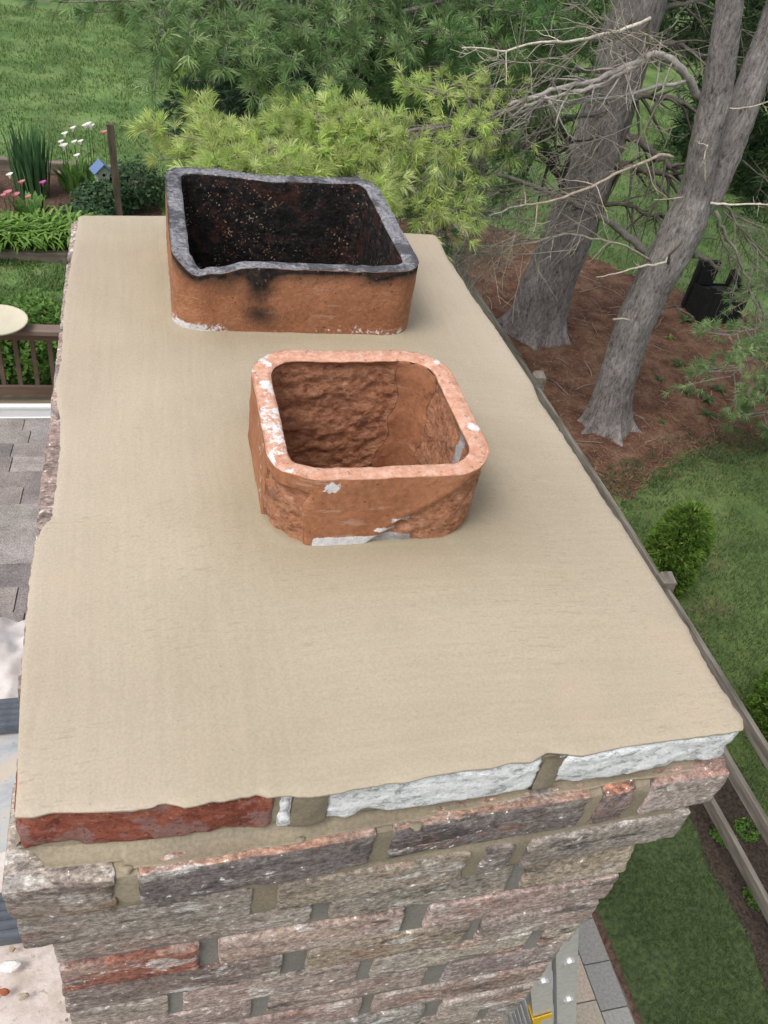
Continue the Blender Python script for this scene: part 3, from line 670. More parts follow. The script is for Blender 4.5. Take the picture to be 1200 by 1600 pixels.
mul = [(3.82,-2.5),(4.3,-2.5),(4.45,.5),(4.4,2.2),(4.5,3.4),(4.4,4.4),(3.9,4.5),(3.82,1)]
blades(m, 42000, (2.87,3.9,-1,3.2), .028, .0045, gcol_shade, 11, [mul])
blades(m, 9000, (4.2,5.2,0,4.6), .032, .005, gcol_shade, 16, [mul])
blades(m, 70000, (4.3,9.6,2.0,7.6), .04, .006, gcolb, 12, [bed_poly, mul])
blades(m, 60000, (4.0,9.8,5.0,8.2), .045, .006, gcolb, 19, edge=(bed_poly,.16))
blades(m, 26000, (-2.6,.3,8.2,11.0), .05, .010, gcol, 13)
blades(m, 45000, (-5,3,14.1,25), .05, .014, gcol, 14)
blades(m, 42000, (6.0,17,10.5,22), .06, .014, gcol, 15, [bed_poly])
tag(m.build('grass', M_leaf, origin=(0,0,0)), kind='stuff')
# ---- litter of needles and twigs on the straw
m = MB(); g = np.random.default_rng(5); n = 15000
X = g.uniform(3.2,10,n); Y = g.uniform(5.8,13,n); k = inpoly(X,Y,bed_poly); X, Y = X[k], Y[k]; n = len(X)
az = g.uniform(0,math.pi,n); L = g.uniform(.04,.11,n); wd = .0035
D = np.stack([np.cos(az)*L,np.sin(az)*L,g.uniform(-.01,.015,n)],-1); S = np.stack([-np.sin(az),np.cos(az),0*az],-1)*wd; B = np.stack([X,Y,g.uniform(.01,.03,n)],-1)
V = np.stack([B-S,B+S,B+D+S*.6,B+D-S*.6],1).reshape(-1,3); C = np.repeat(np.array([(.15,.08,.052),(.21,.13,.085),(.10,.055,.038),(.28,.20,.14)])[g.integers(0,4,n)],4,0)
m.add(V, [np.arange(n)[:,None]*4+np.arange(4)[None]], C)
n = 14000; X = g.uniform(4,10,n); Y = g.uniform(5.2,8,n); dd = edged(X,Y,bed_poly); k = (dd < .30*g.random(n)**2+.25*(fbm(np.stack([X,Y,0*X],-1),3,3,8)-.45)) ; X, Y = X[k], Y[k]; n = len(X)
az = g.uniform(0,math.pi,n); L = g.uniform(.04,.11,n); D = np.stack([np.cos(az)*L,np.sin(az)*L,g.uniform(-.01,.01,n)],-1); S = np.stack([-np.sin(az),np.cos(az),0*az],-1)*.006; B = np.stack([X,Y,g.uniform(.015,.035,n)],-1)
V = np.stack([B-S,B+S,B+D+S*.6,B+D-S*.6],1).reshape(-1,3); C = np.repeat(np.array([(.17,.09,.055),(.22,.13,.08),(.12,.07,.045),(.15,.11,.08)])[g.integers(0,4,n)],4,0)
m.add(V, [np.arange(n)[:,None]*4+np.arange(4)[None]], C)
tag(m.build('pine_needle_litter', attrmat('litter',.2,10,.9,0), origin=(6,9,0)), kind='stuff')
m = MB()
for i in range(150):
    x, y = random.uniform(4.4,9.2), random.uniform(6.2,12.4)
    if not inpoly(np.array([x]),np.array([y]),bed_poly)[0]: continue
    if i < 60: x, y = random.gauss(7.9,.55), random.gauss(10.2,.5)
    a = random.uniform(0,6.3); L = random.uniform(.1,.5); P = [(x,y,.02)]
    for k in range(3): a += random.uniform(-.4,.4); q = P[-1]; P.append((q[0]+math.cos(a)*L/3, q[1]+math.sin(a)*L/3, .02+random.random()*.03))
    m.tube(P, [.007,.006,.005,.003], 4, jit((.22,.18,.15),.3))
tag(m.build('twig_litter', M_twig, origin=(6,9,0)), kind='stuff')

# ================================================================== FENCE (split rails)
FX = 3.84
fence = thing('rail_fence', 'weathered grey three-rail wooden fence running beside the chimney', 'fence', (FX, 5, 0))
posts = [.62, 3.45, 6.20, 9.1, 11.9, 14.7]
for y in [-2.2]+posts:
    m = MB(); h = 1.30+random.uniform(-.02,.02); th = random.uniform(-.05,.05)
    w_ = .055; zs = [0,.3,.7,1.0,h-.03,h]; G = []
    for z in zs:
        s_ = w_*(1 if z < h-.01 else .8); base = np.array([(-s_,-s_*.9),(s_,-s_),(s_,s_),(-s_,s_*.95)])+.003*(rng.random((4,2))-.5)
        tl = np.array([.02*z*math.sin(y*3), .02*z*math.cos(y)])
        G.append(np.c_[base+tl+[FX,y], [z-(.018 if (z==h and k in (0,1)) else 0) for k in range(4)]])
    m.grid(np.array(G), wrap=True); V = G[-1]; m.add(V, [[(0,1,2,3)]])
    m.build('post', M_wood_grey, fence)
ys_ = [-2.2]+posts
for a, b in zip(ys_[:-1], ys_[1:]):
    for z in (1.13,.76,.37):
        m = MB(); k = 14; G = []; dz0, dz1 = random.uniform(-.025,.025), random.uniform(-.025,.025)
        for t in np.linspace(0,1,k):
            y = a-.05+(b-a+.1)*t; zc = z+dz0*(1-t)+dz1*t-.012*math.sin(math.pi*t); w_ = .021*(1-.3*abs(2*t-1)**4); h_ = .048*(1-.35*abs(2*t-1)**6)
            xo = FX+.006*math.sin(y*2.3+z*9)
            G.append([(xo-w_,y,zc-h_),(xo+w_,y,zc-h_*.95),(xo+w_*1.05,y,zc+h_*.9),(xo-w_*.9,y,zc+h_)])
        m.grid(np.array(G), wrap=True); m.add(G[0], [[(0,1,2,3)]]); m.add(G[-1], [[(3,2,1,0)]])
        m.build('rail', M_wood_grey, fence)

# ================================================================== ROOF, HOUSE, DECK
RS = .24
def roof_z(y): return 3.0+RS*(3.06-y)
house = thing('house', 'low house roof of dark grey shingles with a white gutter left of the chimney', 'house', (-2.5, 0, 0))
m = MB(); y = 3.06; row = 0
while y > -3.6:
    x = .30-(.0 if row%2 else .15)-.05*random.random()
    first = True; xr_ = .30
    while x > -5.5:
        c = jit(random.choice([(.245,.213,.203),(.285,.25,.24),(.205,.182,.175),(.31,.272,.26),(.255,.218,.205)]), .12)
        ya, yb = y, y-.145; za = roof_z(ya)+.007+.002*random.random(); zb2 = roof_z(yb)+.001
        V = [(x+.002,ya,za-.007),(xr_-.002,ya,za-.007),(xr_-.002,yb,zb2-.004),(x+.002,yb,zb2-.004),(x+.002,ya,za),(xr_-.002,ya,za),(xr_-.002,yb,zb2),(x+.002,yb,zb2)]
        m.add(V, [[(4,5,6,7)[::-1],(0,1,5,4)[::-1],(1,2,6,5)[::-1],(3,0,4,7)[::-1]]], c); xr_ = x; x -= random.choice([.17,.25,.33])
    y -= .14; row += 1
def mk_shingle():
    n = NT('asphalt_shingle'); f = n.noise(220, 5, .8); b = n.noise(9, 6, .7)
    c = n.mix(1, n.attr(), n.ramp(f, [(.4,.6),(.6,1.5)]), 'MULTIPLY'); c = n.mix(1, c, n.ramp(b, [(.38,.82),(.62,1.2)]), 'MULTIPLY')
    return n.fin(c, .95, n.bump(f, .8, .002))
m.build('roof', mk_shingle(), house)
m = MB()
V = [(-5.5,-3.6,roof_z(-3.6)-.02),(.30,-3.6,roof_z(-3.6)-.02),(.30,3.06,2.985),(-5.5,3.06,2.985)]; V += [(a,b,c-.15) for a,b,c in V]
m.add(V, [[(0,1,2,3),(7,6,5,4),(0,4,5,1),(1,5,6,2),(2,6,7,3),(3,7,4,0)]], (.6,.58,.55)); m.build('roof_deck', attrmat('painted_trim',.06,20,.6,.1), house)
m = MB()
for (a,b,c,d) in ((3.064,3.075,2.90,3.006),(3.15,3.16,2.90,3.004),(3.075,3.15,2.90,2.91),(3.145,3.175,2.999,3.010)): m.box((-5.5,a,c),(.32,b,d),(.75,.75,.74))
m.build('gutter', attrmat('white_gutter',.05,20,.45,0), house)
m = MB(); m.box((-5.3,-3.4,0),(-.02,2.7,2.8),(.42,.40,.36)); m.build('wall', attrmat('siding',.08,20,.7,.1), house)

m = MB(); k = 0; y = 2.75
while y < 7.2:
    m.box((-6,y,.36),(.0,y+.137,.40), jit((.30,.235,.165),.12)); y += .143
tag(m.build('deck_floor', attrmat('deck_board',.2,14,.8,.3,.003,(.1,1,1)), origin=(-3,5,.36)), kind='structure')
M_rail = attrmat('brown_stain',.2,16,.7,.3,.003,(.15,1,1))
RB = (.155,.105,.085)
rail = thing('deck_railing', 'brown wooden deck railing with square balusters in front of green shrubs', 'railing', (-3, 7.05, .4))
m = MB(); m.box((-6,6.98,1.17),(.1,7.12,1.21),(.21,.155,.13)); m.build('top_rail', M_rail, rail)
m = MB(); m.box((-6,7.03,1.09),(.1,7.07,1.168),RB); m.build('upper_stringer', M_rail, rail)
m = MB(); m.box((-6,7.03,.49),(.1,7.07,.58),RB); m.build('lower_stringer', M_rail, rail)
x = -.05
while x > -5.9:
    m = MB(); m.box((x-.019,7.072,.47),(x+.019,7.108,1.168),RB); m.build('baluster', M_rail, rail); x -= .150
for x in (-5.5,-3.2,.0):
    m = MB(); m.box((x-.045,6.94,.0),(x+.045,7.028,1.168),RB); m.build('post', M_rail, rail)
# round dish standing on the railing
dc = PZ(-8,503,1.30); dc[1] = 7.03; q = PY(-8,503,7.03)
bb = thing('bird_bath', 'round cream dish clamped on top of the brown deck railing', 'bird bath', (q[0], 7.04, 1.212))
m = MB(); th = np.linspace(0,2*math.pi,40,endpoint=False); G = []
for r_k, zz in ((.0,.055),(.12,.058),(.22,.066),(.262,.082),(.275,.088),(.283,.082),(.27,.064),(.20,.045),(.05,.035),(.0,.035)):
    G.append(np.stack([q[0]+r_k*np.cos(th), 7.04+r_k*np.sin(th), 0*th+1.212+zz],-1))
m.grid(np.array(G), (.60,.55,.43), wrap=True); m.build('dish', attrmat('cream_glaze',.05,12,.4,0), bb, True)
m = MB(); m.tube([(q[0],7.04,1.212),(q[0],7.04,1.25)], [.06,.045], 14, (.2,.18,.15)); m.build('bracket', M_rail, bb)

# drop cloths, flashing and ribbed bars on the roof
def cloth(name, x0,x1,y0,y1, lift, amp, sc, seed, mat, label, cat, bulge=None, group=None):
    nx, ny = int((x1-x0)/.012), int((y1-y0)/.012)
    X, Y = np.meshgrid(np.linspace(x0,x1,nx), np.linspace(y0,y1,ny)); P = np.stack([X,Y,0*X],-1)
    rg = np.abs(fbm(P*[1,.7,1]+.08*fbm(P,sc,3,seed+2)[...,None],sc,4,seed)-.5)*2.6; rg = np.clip(rg,0,1)
    Z = roof_z(Y)+lift+amp*(1-rg)**3+amp*.5*fbm(P,sc*3,3,seed+4)
    if bulge is not None:
        bx,by,br,bh = bulge; Z = Z+bh*np.exp(-(((X-bx)/br)**2+((Y-by)/(br*.8))**2))*(.6+.9*(1-rg))
    e = np.minimum(np.minimum(X-x0,x1-X),np.minimum(Y-y0,y1-Y)); X = X+.05*(fbm(P,5,3,seed+7)-.5)*np.exp(-e/.05); Y = Y+.06*(fbm(P,5,3,seed+8)-.5)*np.exp(-e/.05)
    Z = Z-sst(.02,0,e)*lift*.7
    m = MB(); m.grid(np.stack([X,Y,Z],-1), (1,1,1)); o = m.build(name, mat, None, True); return tag(o, label, cat, group)
M_cloth = simple('drop_cloth', (.50,.45,.43), (.72,.68,.67), 9, .85, .3, .004)
def mk_dirty():
    n = NT('mortar_splashed_cloth'); a = n.noise(9, 6, .7); b = n.noise(45, 5, .75); c_ = n.noise(3, 4, .6, None, .5)
    c = n.ramp(a, [(.35,(.50,.42,.37)),(.5,(.68,.60,.56)),(.7,(.80,.77,.76))]); c = n.mix(n.ramp(b, [(.60,0.),(.68,.7)]), c, (.30,.25,.20))
    return n.fin(c, .9, n.bump(b, .5, .006))
M_dirty = mk_dirty()
def mk_metal():
    n = NT('smeared_flashing'); a = n.noise(6, 6, .65, None, .4); b = n.noise(40, 4, .6)
    c = n.ramp(a, [(.40,(.33,.37,.42)),(.52,(.50,.51,.52)),(.62,(.60,.52,.43))]); c = n.mix(n.ramp(b,[(.62,0.),(.7,.6)]), c, (.16,.18,.2))
    return n.fin(c, .5, n.bump(b, .4, .003))
cloth('drop_cloth', -1.3,-.03,1.09,1.42, .012,.03, 7, 31, M_cloth, 'bunched white canvas drop cloth on the shingles above the ribbed bars', 'drop cloth', (-.40,1.30,.12,.07))
cloth('drop_cloth', -1.3,-.03,-.6,.60, .012,.016, 4, 47, M_dirty, 'white drop cloth dotted with mortar crumbs at the foot of the chimney', 'drop cloth')
cloth('metal_sheet', -1.3,-.025,.50,1.16, .008,.006, 3, 55, mk_metal(), 'blue grey metal sheet smeared with tan mortar between the two ribbed bars', 'metal sheet')
for yy, lb in ((1.035,'upper dark ribbed metal bar across the roof beside the bunched cloth'),(.455,'lower dark ribbed metal bar at the near left of the brick chimney')):
    m = MB(); L0, L1 = -1.2, -.035; base = roof_z(yy)+.035; prof = []
    n_r = 5
    for k in range(n_r*4+1):
        t = k/(n_r*4); prof.append((yy-.052+.104*t, base+.014+.006*(1 if (k//2)%2 else 0)-RS*(t-.5)*.1))
    prof = [(yy-.052,base)]+prof+[(yy+.052,base)]
    G = [[(xx,a,b) for a,b in prof] for xx in (L0,L1)]
    m.grid(np.array(G), (.10,.115,.14), wrap=True); k = len(prof); m.add(G[0], [[tuple(range(k))]], (.1,.11,.13)); m.add(G[1], [[tuple(range(k))[::-1]]], (.1,.11,.13))
    tag(m.build('ribbed_bar', attrmat('dark_metal_ribs',.25,40,.45,.2)), lb, 'metal bar', 'ribbed metal bars on the roof')
m = MB()
for i in range(170):
    x, y = random.uniform(-.8,-.05), random.uniform(-.3,.44); s_ = random.choice([.003,.004,.006,.008]); z = roof_z(y)+.036
    V = np.array([(math.cos(a)*s_*random.uniform(.6,1.3), math.sin(a)*s_*random.uniform(.6,1.3), h_) for h_ in (0,s_*.7) for a in (0,1.2,2.5,3.8,5.1)])
    m.add(V+[x,y,z], [[(0,1,6,5),(1,2,7,6),(2,3,8,7),(3,4,9,8),(4,0,5,9)],[(5,6,7,8,9)]], random.choice([(.35,.28,.2),(.5,.42,.32),(.75,.73,.7),(.22,.2,.18)]))
tag(m.build('mortar_crumbs', M_joint), kind='stuff')
for (px_,py_,c,lb) in ((15,1548,(.35,.11,.06),'small red brick chip on the dirty drop cloth'),(25,1508,(.8,.79,.77),'flat white mortar flake on the dirty drop cloth'),(45,1555,(.42,.36,.28),'tan mortar flake beside the red chip on the drop cloth')):
    yy = .45
    for _ in range(8): q = PZ(px_,py_,roof_z(yy)+.04); yy = q[1]
    L = .024 if 'white' in lb else .013; th = np.linspace(0,2*math.pi,9,endpoint=False); rr = 1+.3*(rng.random(9)-.5); m = MB(); G = []
    for f_,hh in ((1,0),(.95,.006),(.6,.010),(.05,.010)): G.append(np.stack([q[0]-.01+L*.8*f_*rr*np.cos(th), q[1]+L*.45*f_*rr*np.sin(th), q[2]-.004+hh+0*th],-1))
    m.grid(np.array(G), c, wrap=True); tag(m.build('mortar_chip' if c[0]>.36 else 'brick_chip', M_joint), lb, 'chip', 'loose chips on the drop cloth')

# ================================================================== LADDER against the chimney
lad = thing('ladder', 'aluminium extension ladder with a yellow label leaning beside the chimney over the pavers', 'ladder', (2.1, .5, 0))
M_alu = attrmat('aluminium', .12, 60, .32, .1); M_alu.node_tree.nodes['Principled BSDF'].inputs['Metallic'].default_value = .55
top = np.array([.63,0,4.3]); foot = np.array([1.98,0,0.0]); dl = foot-top; LL = np.linalg.norm(dl); du = dl/LL; dn = np.array([-du[2],0,du[0]]); dn = dn if dn[0] > 0 else -dn
AC = (.78,.78,.78)
def beam(m, s0, s1, n0, n1, y0, y1, c=AC):
    V = []
    for s_ in (s0,s1):
        for nn, yy in ((n0,y0),(n1,y0),(n1,y1),(n0,y1)): V.append(top+du*s_+dn*nn+np.array([0,yy,0]))
    m.add(V, [[(0,1,2,3),(7,6,5,4),(0,4,5,1),(1,5,6,2),(2,6,7,3),(3,7,4,0)]], c)
for sec,(s0,s1,nb,ya,yb) in enumerate(((.0,LL,.0,.27,.71),(.0,LL-.9,.075,.295,.685))):
    for side,(yy,sg) in enumerate(((ya,1),(yb,-1))):
        m = MB(); beam(m, s0,s1,nb,nb+.055,yy,yy+.004*sg); beam(m, s0,s1,nb,nb+.004,yy+.004*sg,yy+.028*sg,(.7,.71,.72)); beam(m, s0,s1,nb+.051,nb+.055,yy+.004*sg,yy+.028*sg,(.7,.71,.72))
        m.build('side_rail', M_alu, lad)
    s_ = s0+.15
    while s_ < s1-.1:
        m = MB(); c0 = top+du*s_+dn*(nb+.033); m.tube([c0+[0,ya-.006,0],c0+[0,yb+.006,0]], .016, 10, (.75,.75,.76)); m.build('rung', M_alu, lad)
        s_ += .30
lc = PY(873,1568,.29); s_l = (lc-top)@du; m = MB(); beam(m, s_l-.03, s_l+.03, -.004, .0, .262, .30, (.80,.50,.03)); beam(m, s_l-.03, s_l+.03, 0, .05, .2645, .2675, (.80,.50,.03)); m.build('yellow_label', attrmat('yellow_label',.03,20,.5,0), lad)
# ================================================================== FOLIAGE TOOLS
def nrm(v): return v/(np.linalg.norm(v,axis=-1,keepdims=True)+1e-9)
def tufts(m, C0, D, L, nn, wid, cols, g, spread=1.0):
    """star-like needle tufts: C0 (n,3) centres, D (n,3) directions, L needle length"""
    n = len(C0); D = nrm(D); R = nrm(g.normal(size=(n,nn,3))); d = nrm(D[:,None]*(1.15/spread)+R*spread*.95); 
    ln = (L*g.uniform(.7,1.15,(n,nn)))[...,None]
    st = C0[:,None]+D[:,None]*(g.uniform(-.35,.1,(n,nn))[...,None]*L)
    sd = nrm(np.cross(d, nrm(g.normal(size=(n,nn,3)))))*wid/2
    tip = st+d*ln+np.array([0,0,-1.])*ln*.12
    V = np.stack([st-sd*.7, st+sd*.7, st+d*ln*.6+sd, tip, st+d*ln*.6-sd], 2).reshape(-1,3)
    i = np.arange(n*nn)[:,None]*5
    cc = np.array(cols)[g.integers(0,len(cols),n)]*g.uniform(.75,1.25,(n,1)); cc = np.repeat(cc, nn, 0)*g.uniform(.85,1.18,(n*nn,1)); cc = np.repeat(cc, 5, 0)
    m.add(V, [i+np.array([[0,1,2,3,4]])], cc)
def wob(A, B, k, amp, g, sag=0):
    A, B = np.array(A,float), np.array(B,float); t = np.linspace(0,1,k)[:,None]; P = A+(B-A)*t
    w_ = g.normal(size=(k,3))*amp; w_[0] = 0; return P+np.cumsum(w_,0)*.5*t-np.array([0,0,1.])*sag*np.sin(math.pi*t*.5)**2
def limb(tree, pts, r0, r1, g, wc=(.17,.15,.135), jitw=.012):
    P = np.array(pts, float); Q = [P[0]]
    for a, b in zip(P[:-1], P[1:]):
        for t in (.34,.67,1.): Q.append(a+(b-a)*t+(g.normal(size=3)*jitw if t < 1 else 0))
    return np.array(Q), np.linspace(r0, r1, len(Q))
def bough(mw, mf, pts, r0, r1, g, cols, spread=.6, n2=26, t0=.3, L=.095, nn=26, wid=.0042, up=.15, droop=.25, dens=1.0, tip=True, wc=(.17,.15,.135)):
    """a living limb: side shoots both ways, each ending in tufts"""
    Q, Rr = limb(None, pts, r0, r1, g); mw.tube(Q, Rr, 6, wc, jit=.2)
    n = len(Q); S = np.linspace(0,1,n); Cs, Ds = [], []
    for i in range(n2):
        t = t0+(1-t0)*(i+.5)/n2; p = np.array([np.interp(t,S,Q[:,k]) for k in range(3)]); ax = nrm(np.array([np.interp(min(t+.05,1),S,Q[:,k])-np.interp(max(t-.05,0),S,Q[:,k]) for k in range(3)]))
        lat = nrm(np.cross(ax,[0,0,1.]))*(1 if i%2 else -1)
        ln = spread*(.45+.75*math.sin(math.pi*min(1,.25+.75*(1-t)+.2)))*g.uniform(.6,1.15)
        d = nrm(ax*g.uniform(.45,.9)+lat*g.uniform(.6,1.1)+np.array([0,0,g.uniform(-droop,up)])); e = p+d*ln
        W_ = wob(p, e, 5, .012, g, droop*ln*.5); mw.tube(W_, np.linspace(max(r1,.008),.003,5), 4, wc, cap=False)
        for j in range(int(3+ln*9*dens)):
            tt = g.uniform(.3,1); q = W_[0]+(W_[-1]-W_[0])*tt; q = np.array([np.interp(tt,np.linspace(0,1,5),W_[:,k]) for k in range(3)])
            d2 = nrm(d*g.uniform(.4,1)+nrm(g.normal(size=3))*.75+np.array([0,0,.2])); e2 = q+d2*g.uniform(.05,.17)
            mw.tube([q,e2],[.0032,.002],3,wc,cap=False); Cs.append(e2); Ds.append(d2)
        Cs.append(W_[-1]); Ds.append(d)
    Cs, Ds = np.array(Cs), np.array(Ds); tufts(mf, Cs, Ds, L, nn, wid, cols, g)
def dead(mw, pts, r0, r1, g, c, n2=8, ln=.5, t0=.2, bend=.02, sub=2, down=.2):
    Q, Rr = limb(None, pts, r0, r1, g, jitw=bend); mw.tube(Q, Rr, 6, c, jit=.25); n = len(Q); S = np.linspace(0,1,n)
    for i in range(n2):
        t = g.uniform(t0,1); p = np.array([np.interp(t,S,Q[:,k]) for k in range(3)]); ax = nrm(Q[-1]-Q[0])
        d = nrm(ax*g.uniform(.2,1)+g.normal(size=3)*.55+np.array([0,0,-down])); l = ln*g.uniform(.4,1.2)
        W_ = wob(p, p+d*l, 6, .022, g, l*.15); rr = max(r1*.8,.004); mw.tube(W_, np.linspace(rr,.0018,6), 4, jit(c,.25), cap=False)
        for j in range(sub):
            k = g.integers(1,5); d3 = nrm(d+g.normal(size=3)*.7); mw.tube(wob(W_[k],W_[k]+d3*l*g.uniform(.25,.6),4,.012,g),np.linspace(.003,.0014,4),3,jit(c,.25),cap=False)
def trunk(tree, axis, rads, seed, flare=1.0, name='trunk', k=40, roots=True):
    """fissured tapered trunk with a root flare"""
    A = np.array(axis, float); R = np.array(rads, float); L = np.r_[0, np.cumsum(np.linalg.norm(np.diff(A,axis=0),axis=1))]
    n = int(L[-1]/.035); s = np.linspace(0, L[-1], n); P = np.stack([np.interp(s,L,A[:,i]) for i in range(3)],-1); rr = np.interp(s,L,R)
    for _ in range(12): P[1:-1] = (P[:-2]+P[1:-1]*2+P[2:])/4
    th = np.linspace(0,2*math.pi,k*3,endpoint=False); G = []; lob = 5+.9*np.sin(th+seed)
    for i in range(n):
        z = s[i]; r = rr[i]*np.ones_like(th)
        q = np.stack([np.cos(th)*3, np.sin(th)*3, 0*th+z*1.0],-1); q2 = np.stack([np.cos(th)*R[0]*1.0, np.sin(th)*R[0], 0*th+z*.3],-1)
        r = r*(1+.10*(fbm(q*[.5,.5,.5],1.2,3,seed)-.5))+.016*(np.abs(fbm(q2,24,4,seed+2)-.5)*2*1.6-.5)
        if roots:
            rt = np.maximum(0, np.cos(th*6+seed+1.3*np.sin(th*2))*.8+.5*np.sin(th*11+seed*2))**1.3; r = r+rr[i]*flare*(.30*math.exp(-z/.28)+rt*.42*math.exp(-z/.17)+rt*.22*math.exp(-z/.06))
        G.append(np.stack([P[i,0]+r*np.cos(th), P[i,1]+r*np.sin(th), P[i,2]+0*th],-1))
    m = MB(); m.grid(np.array(G), (1,1,1), wrap=True)
    return m.build(name, M_bark, tree, True)
LIME = [(.55,.66,.24),(.62,.70,.28),(.47,.60,.21),(.66,.72,.36)]
GREEN = [(.13,.25,.09),(.18,.31,.11),(.10,.20,.08),(.23,.35,.13)]
BLUE = [(.27,.40,.18),(.33,.46,.21),(.20,.33,.14),(.38,.50,.25)]
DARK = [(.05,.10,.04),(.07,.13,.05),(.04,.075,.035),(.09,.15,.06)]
GREYW = (.34,.31,.29); PALE = (.58,.52,.44); BROWN = (.12,.095,.08)
Y_ = 7.15
# ---------------------------------------------------------------- nearer pine, forked
T1 = thing('pine_tree', 'forked grey-barked pine nearest the chimney with a twin trunk splitting beside the black bin', 'tree', (5.40, 7.15, 0), 'pines standing in the straw bed')
ax1 = [PY(945,668,Y_)*[1,1,0]+[0,0,-.05], PY(962,600,Y_), PY(985,520,Y_), PY(1014,455,Y_), PY(1045,400,Y_), PY(1072,345,Y_)]
base1 = ax1[0]
trunk(T1, ax1+[PY(1088,300,Y_),PY(1098,240,Y_),PY(1110,190,Y_),PY(1125,120,Y_),PY(1141,0,Y_),PY(1158,-140,Y_)], [.235,.215,.205,.205,.215,.215,.165,.150,.148,.138,.120,.10], 3, 1.25)
trunk(T1, [PY(1068,362,7.2),PY(1100,310,7.25),PY(1124,262,7.3),PY(1150,200,7.35),PY(1186,100,7.4),PY(1216,20,7.45),PY(1262,-120,7.5)], [.12,.165,.165,.155,.14,.128,.11], 9, 0, roots=False)
g = np.random.default_rng(21)
def deadpart(name, tree, specs, c, **kw):
    for pts, r0, r1, n2, ln in specs:
        m = MB(); dead(m, pts, r0, r1, g, c, n2, ln, **kw); m.build(name, M_twig, tree, True)
def pxs(L_, ys): return [PY(x,y,d) for (x,y),d in zip(L_, np.interp(np.linspace(0,1,len(L_)),np.linspace(0,1,len(ys)),ys))]
deadpart('dead_branch', T1, [(pxs([(1090,150),(1078,125),(1060,105),(1040,90),(1022,84),(1004,92),(975,105),(935,125),(900,131),(860,140),(820,155),(795,165)],[7.1,6.8,6.4]), .040,.016, 16,.42)], GREYW, bend=.008)
deadpart('dead_branch', T1, [(pxs([(1022,86),(1000,98),(970,116),(935,135),(900,143),(850,155),(820,165)],[6.9,6.4]), .030,.014, 14,.4)], GREYW, bend=.008)
deadpart('dead_branch', T1, [(pxs([(1070,128),(1010,140),(960,152),(900,160),(850,166),(800,178)],[6.95,6.4]), .018,.011, 12,.4)], GREYW, bend=.008)
deadpart('dead_branch', T1, [(pxs([(1022,82),(1012,62),(1014,45),(1016,28)],[6.9,6.85]), .013,.009, 3,.25)], (.2,.17,.13), bend=.004)
o_ = MB(); dead(o_, pxs([(1016,28),(990,40),(955,52),(920,60),(880,66),(845,66),(815,72),(790,80),(767,77),(722,75)],[6.85,6.3]), .016,.005, g, PALE, 9, .3, bend=.004, t0=.4)
o_.build('bleached_branch', M_twig, T1, True)
o_ = MB(); dead(o_, pxs([(1052,246),(1030,242),(1000,256),(960,272),(925,292),(880,309),(840,318),(812,322)],[7.05,6.3]), .017,.009, g, (.45,.36,.29), 8, .35, bend=.006); o_.build('bleached_branch', M_twig, T1, True)
deadpart('dead_branch', T1, [(pxs([(812,322),(770,335),(730,345),(700,352)],[6.3,6.0]), .009,.004, 14,.4)], GREYW, bend=.012)
deadpart('dead_branch', T1, [(pxs([(1010,392),(985,372),(967,358),(933,337),(900,320),(865,304),(833,290),(800,279),(770,272)],[7.1,7.4,7.6]), .045,.016, 12,.5)], (.16,.145,.13), bend=.008)
deadpart('dead_branch', T1, [(pxs([(1015,408),(1005,400),(980,385),(950,378),(910,368),(880,366),(850,374),(800,384),(750,384),(700,378)],[7.0,6.4]), .014,.006, 18,.5)], (.33,.29,.24), bend=.008)
o_ = MB(); dead(o_, pxs([(1046,398),(1040,410),(1010,414),(985,420),(960,428),(932,433)],[6.95,6.7]), .015,.005, g, (.50,.45,.37), 2, .15, bend=.004); o_.build('bleached_branch', M_twig, T1, True)
deadpart('dead_branch', T1, [(pxs([(1044,412),(1046,398),(1055,388),(1066,380)],[6.9,6.8]), .016,.007, 0,.1)], BROWN, bend=.003)
o_ = MB(); dead(o_, pxs([(1102,286),(1101,262),(1102,240),(1106,226)],[6.95,6.9]), .010,.005, g, (.55,.5,.42), 2, .2, bend=.004); o_.build('bleached_branch', M_twig, T1, True)
o_ = MB(); dead(o_, pxs([(1110,317),(1140,320),(1180,319),(1230,318)],[7.0,6.8]), .013,.006, g, PALE, 4, .2, bend=.005); o_.build('bleached_branch', M_twig, T1, True)
deadpart('dead_branch', T1, [(pxs([(1068,308),(1045,311),(1022,312)],[7.0,6.9]), .008,.003, 0,.1)], (.42,.37,.30), bend=.003)
deadpart('dead_branch', T1, [(pxs([(1120,168),(1145,170),(1175,167),(1215,155)],[7.1,6.9]), .010,.006, 3,.2)], (.42,.37,.30), bend=.003)
deadpart('dead_stub', T1, [(pxs([(958,499),(975,498),(985,501)],[6.95,6.98]),.012,.012,0,.1)], (.42,.37,.30), bend=.003)
deadpart('dead_branch', T1, [(pxs([(1084,400),(1105,405),(1125,418)],[7.2,7.3]), .03,.018, 2,.15)], (.2,.17,.15))
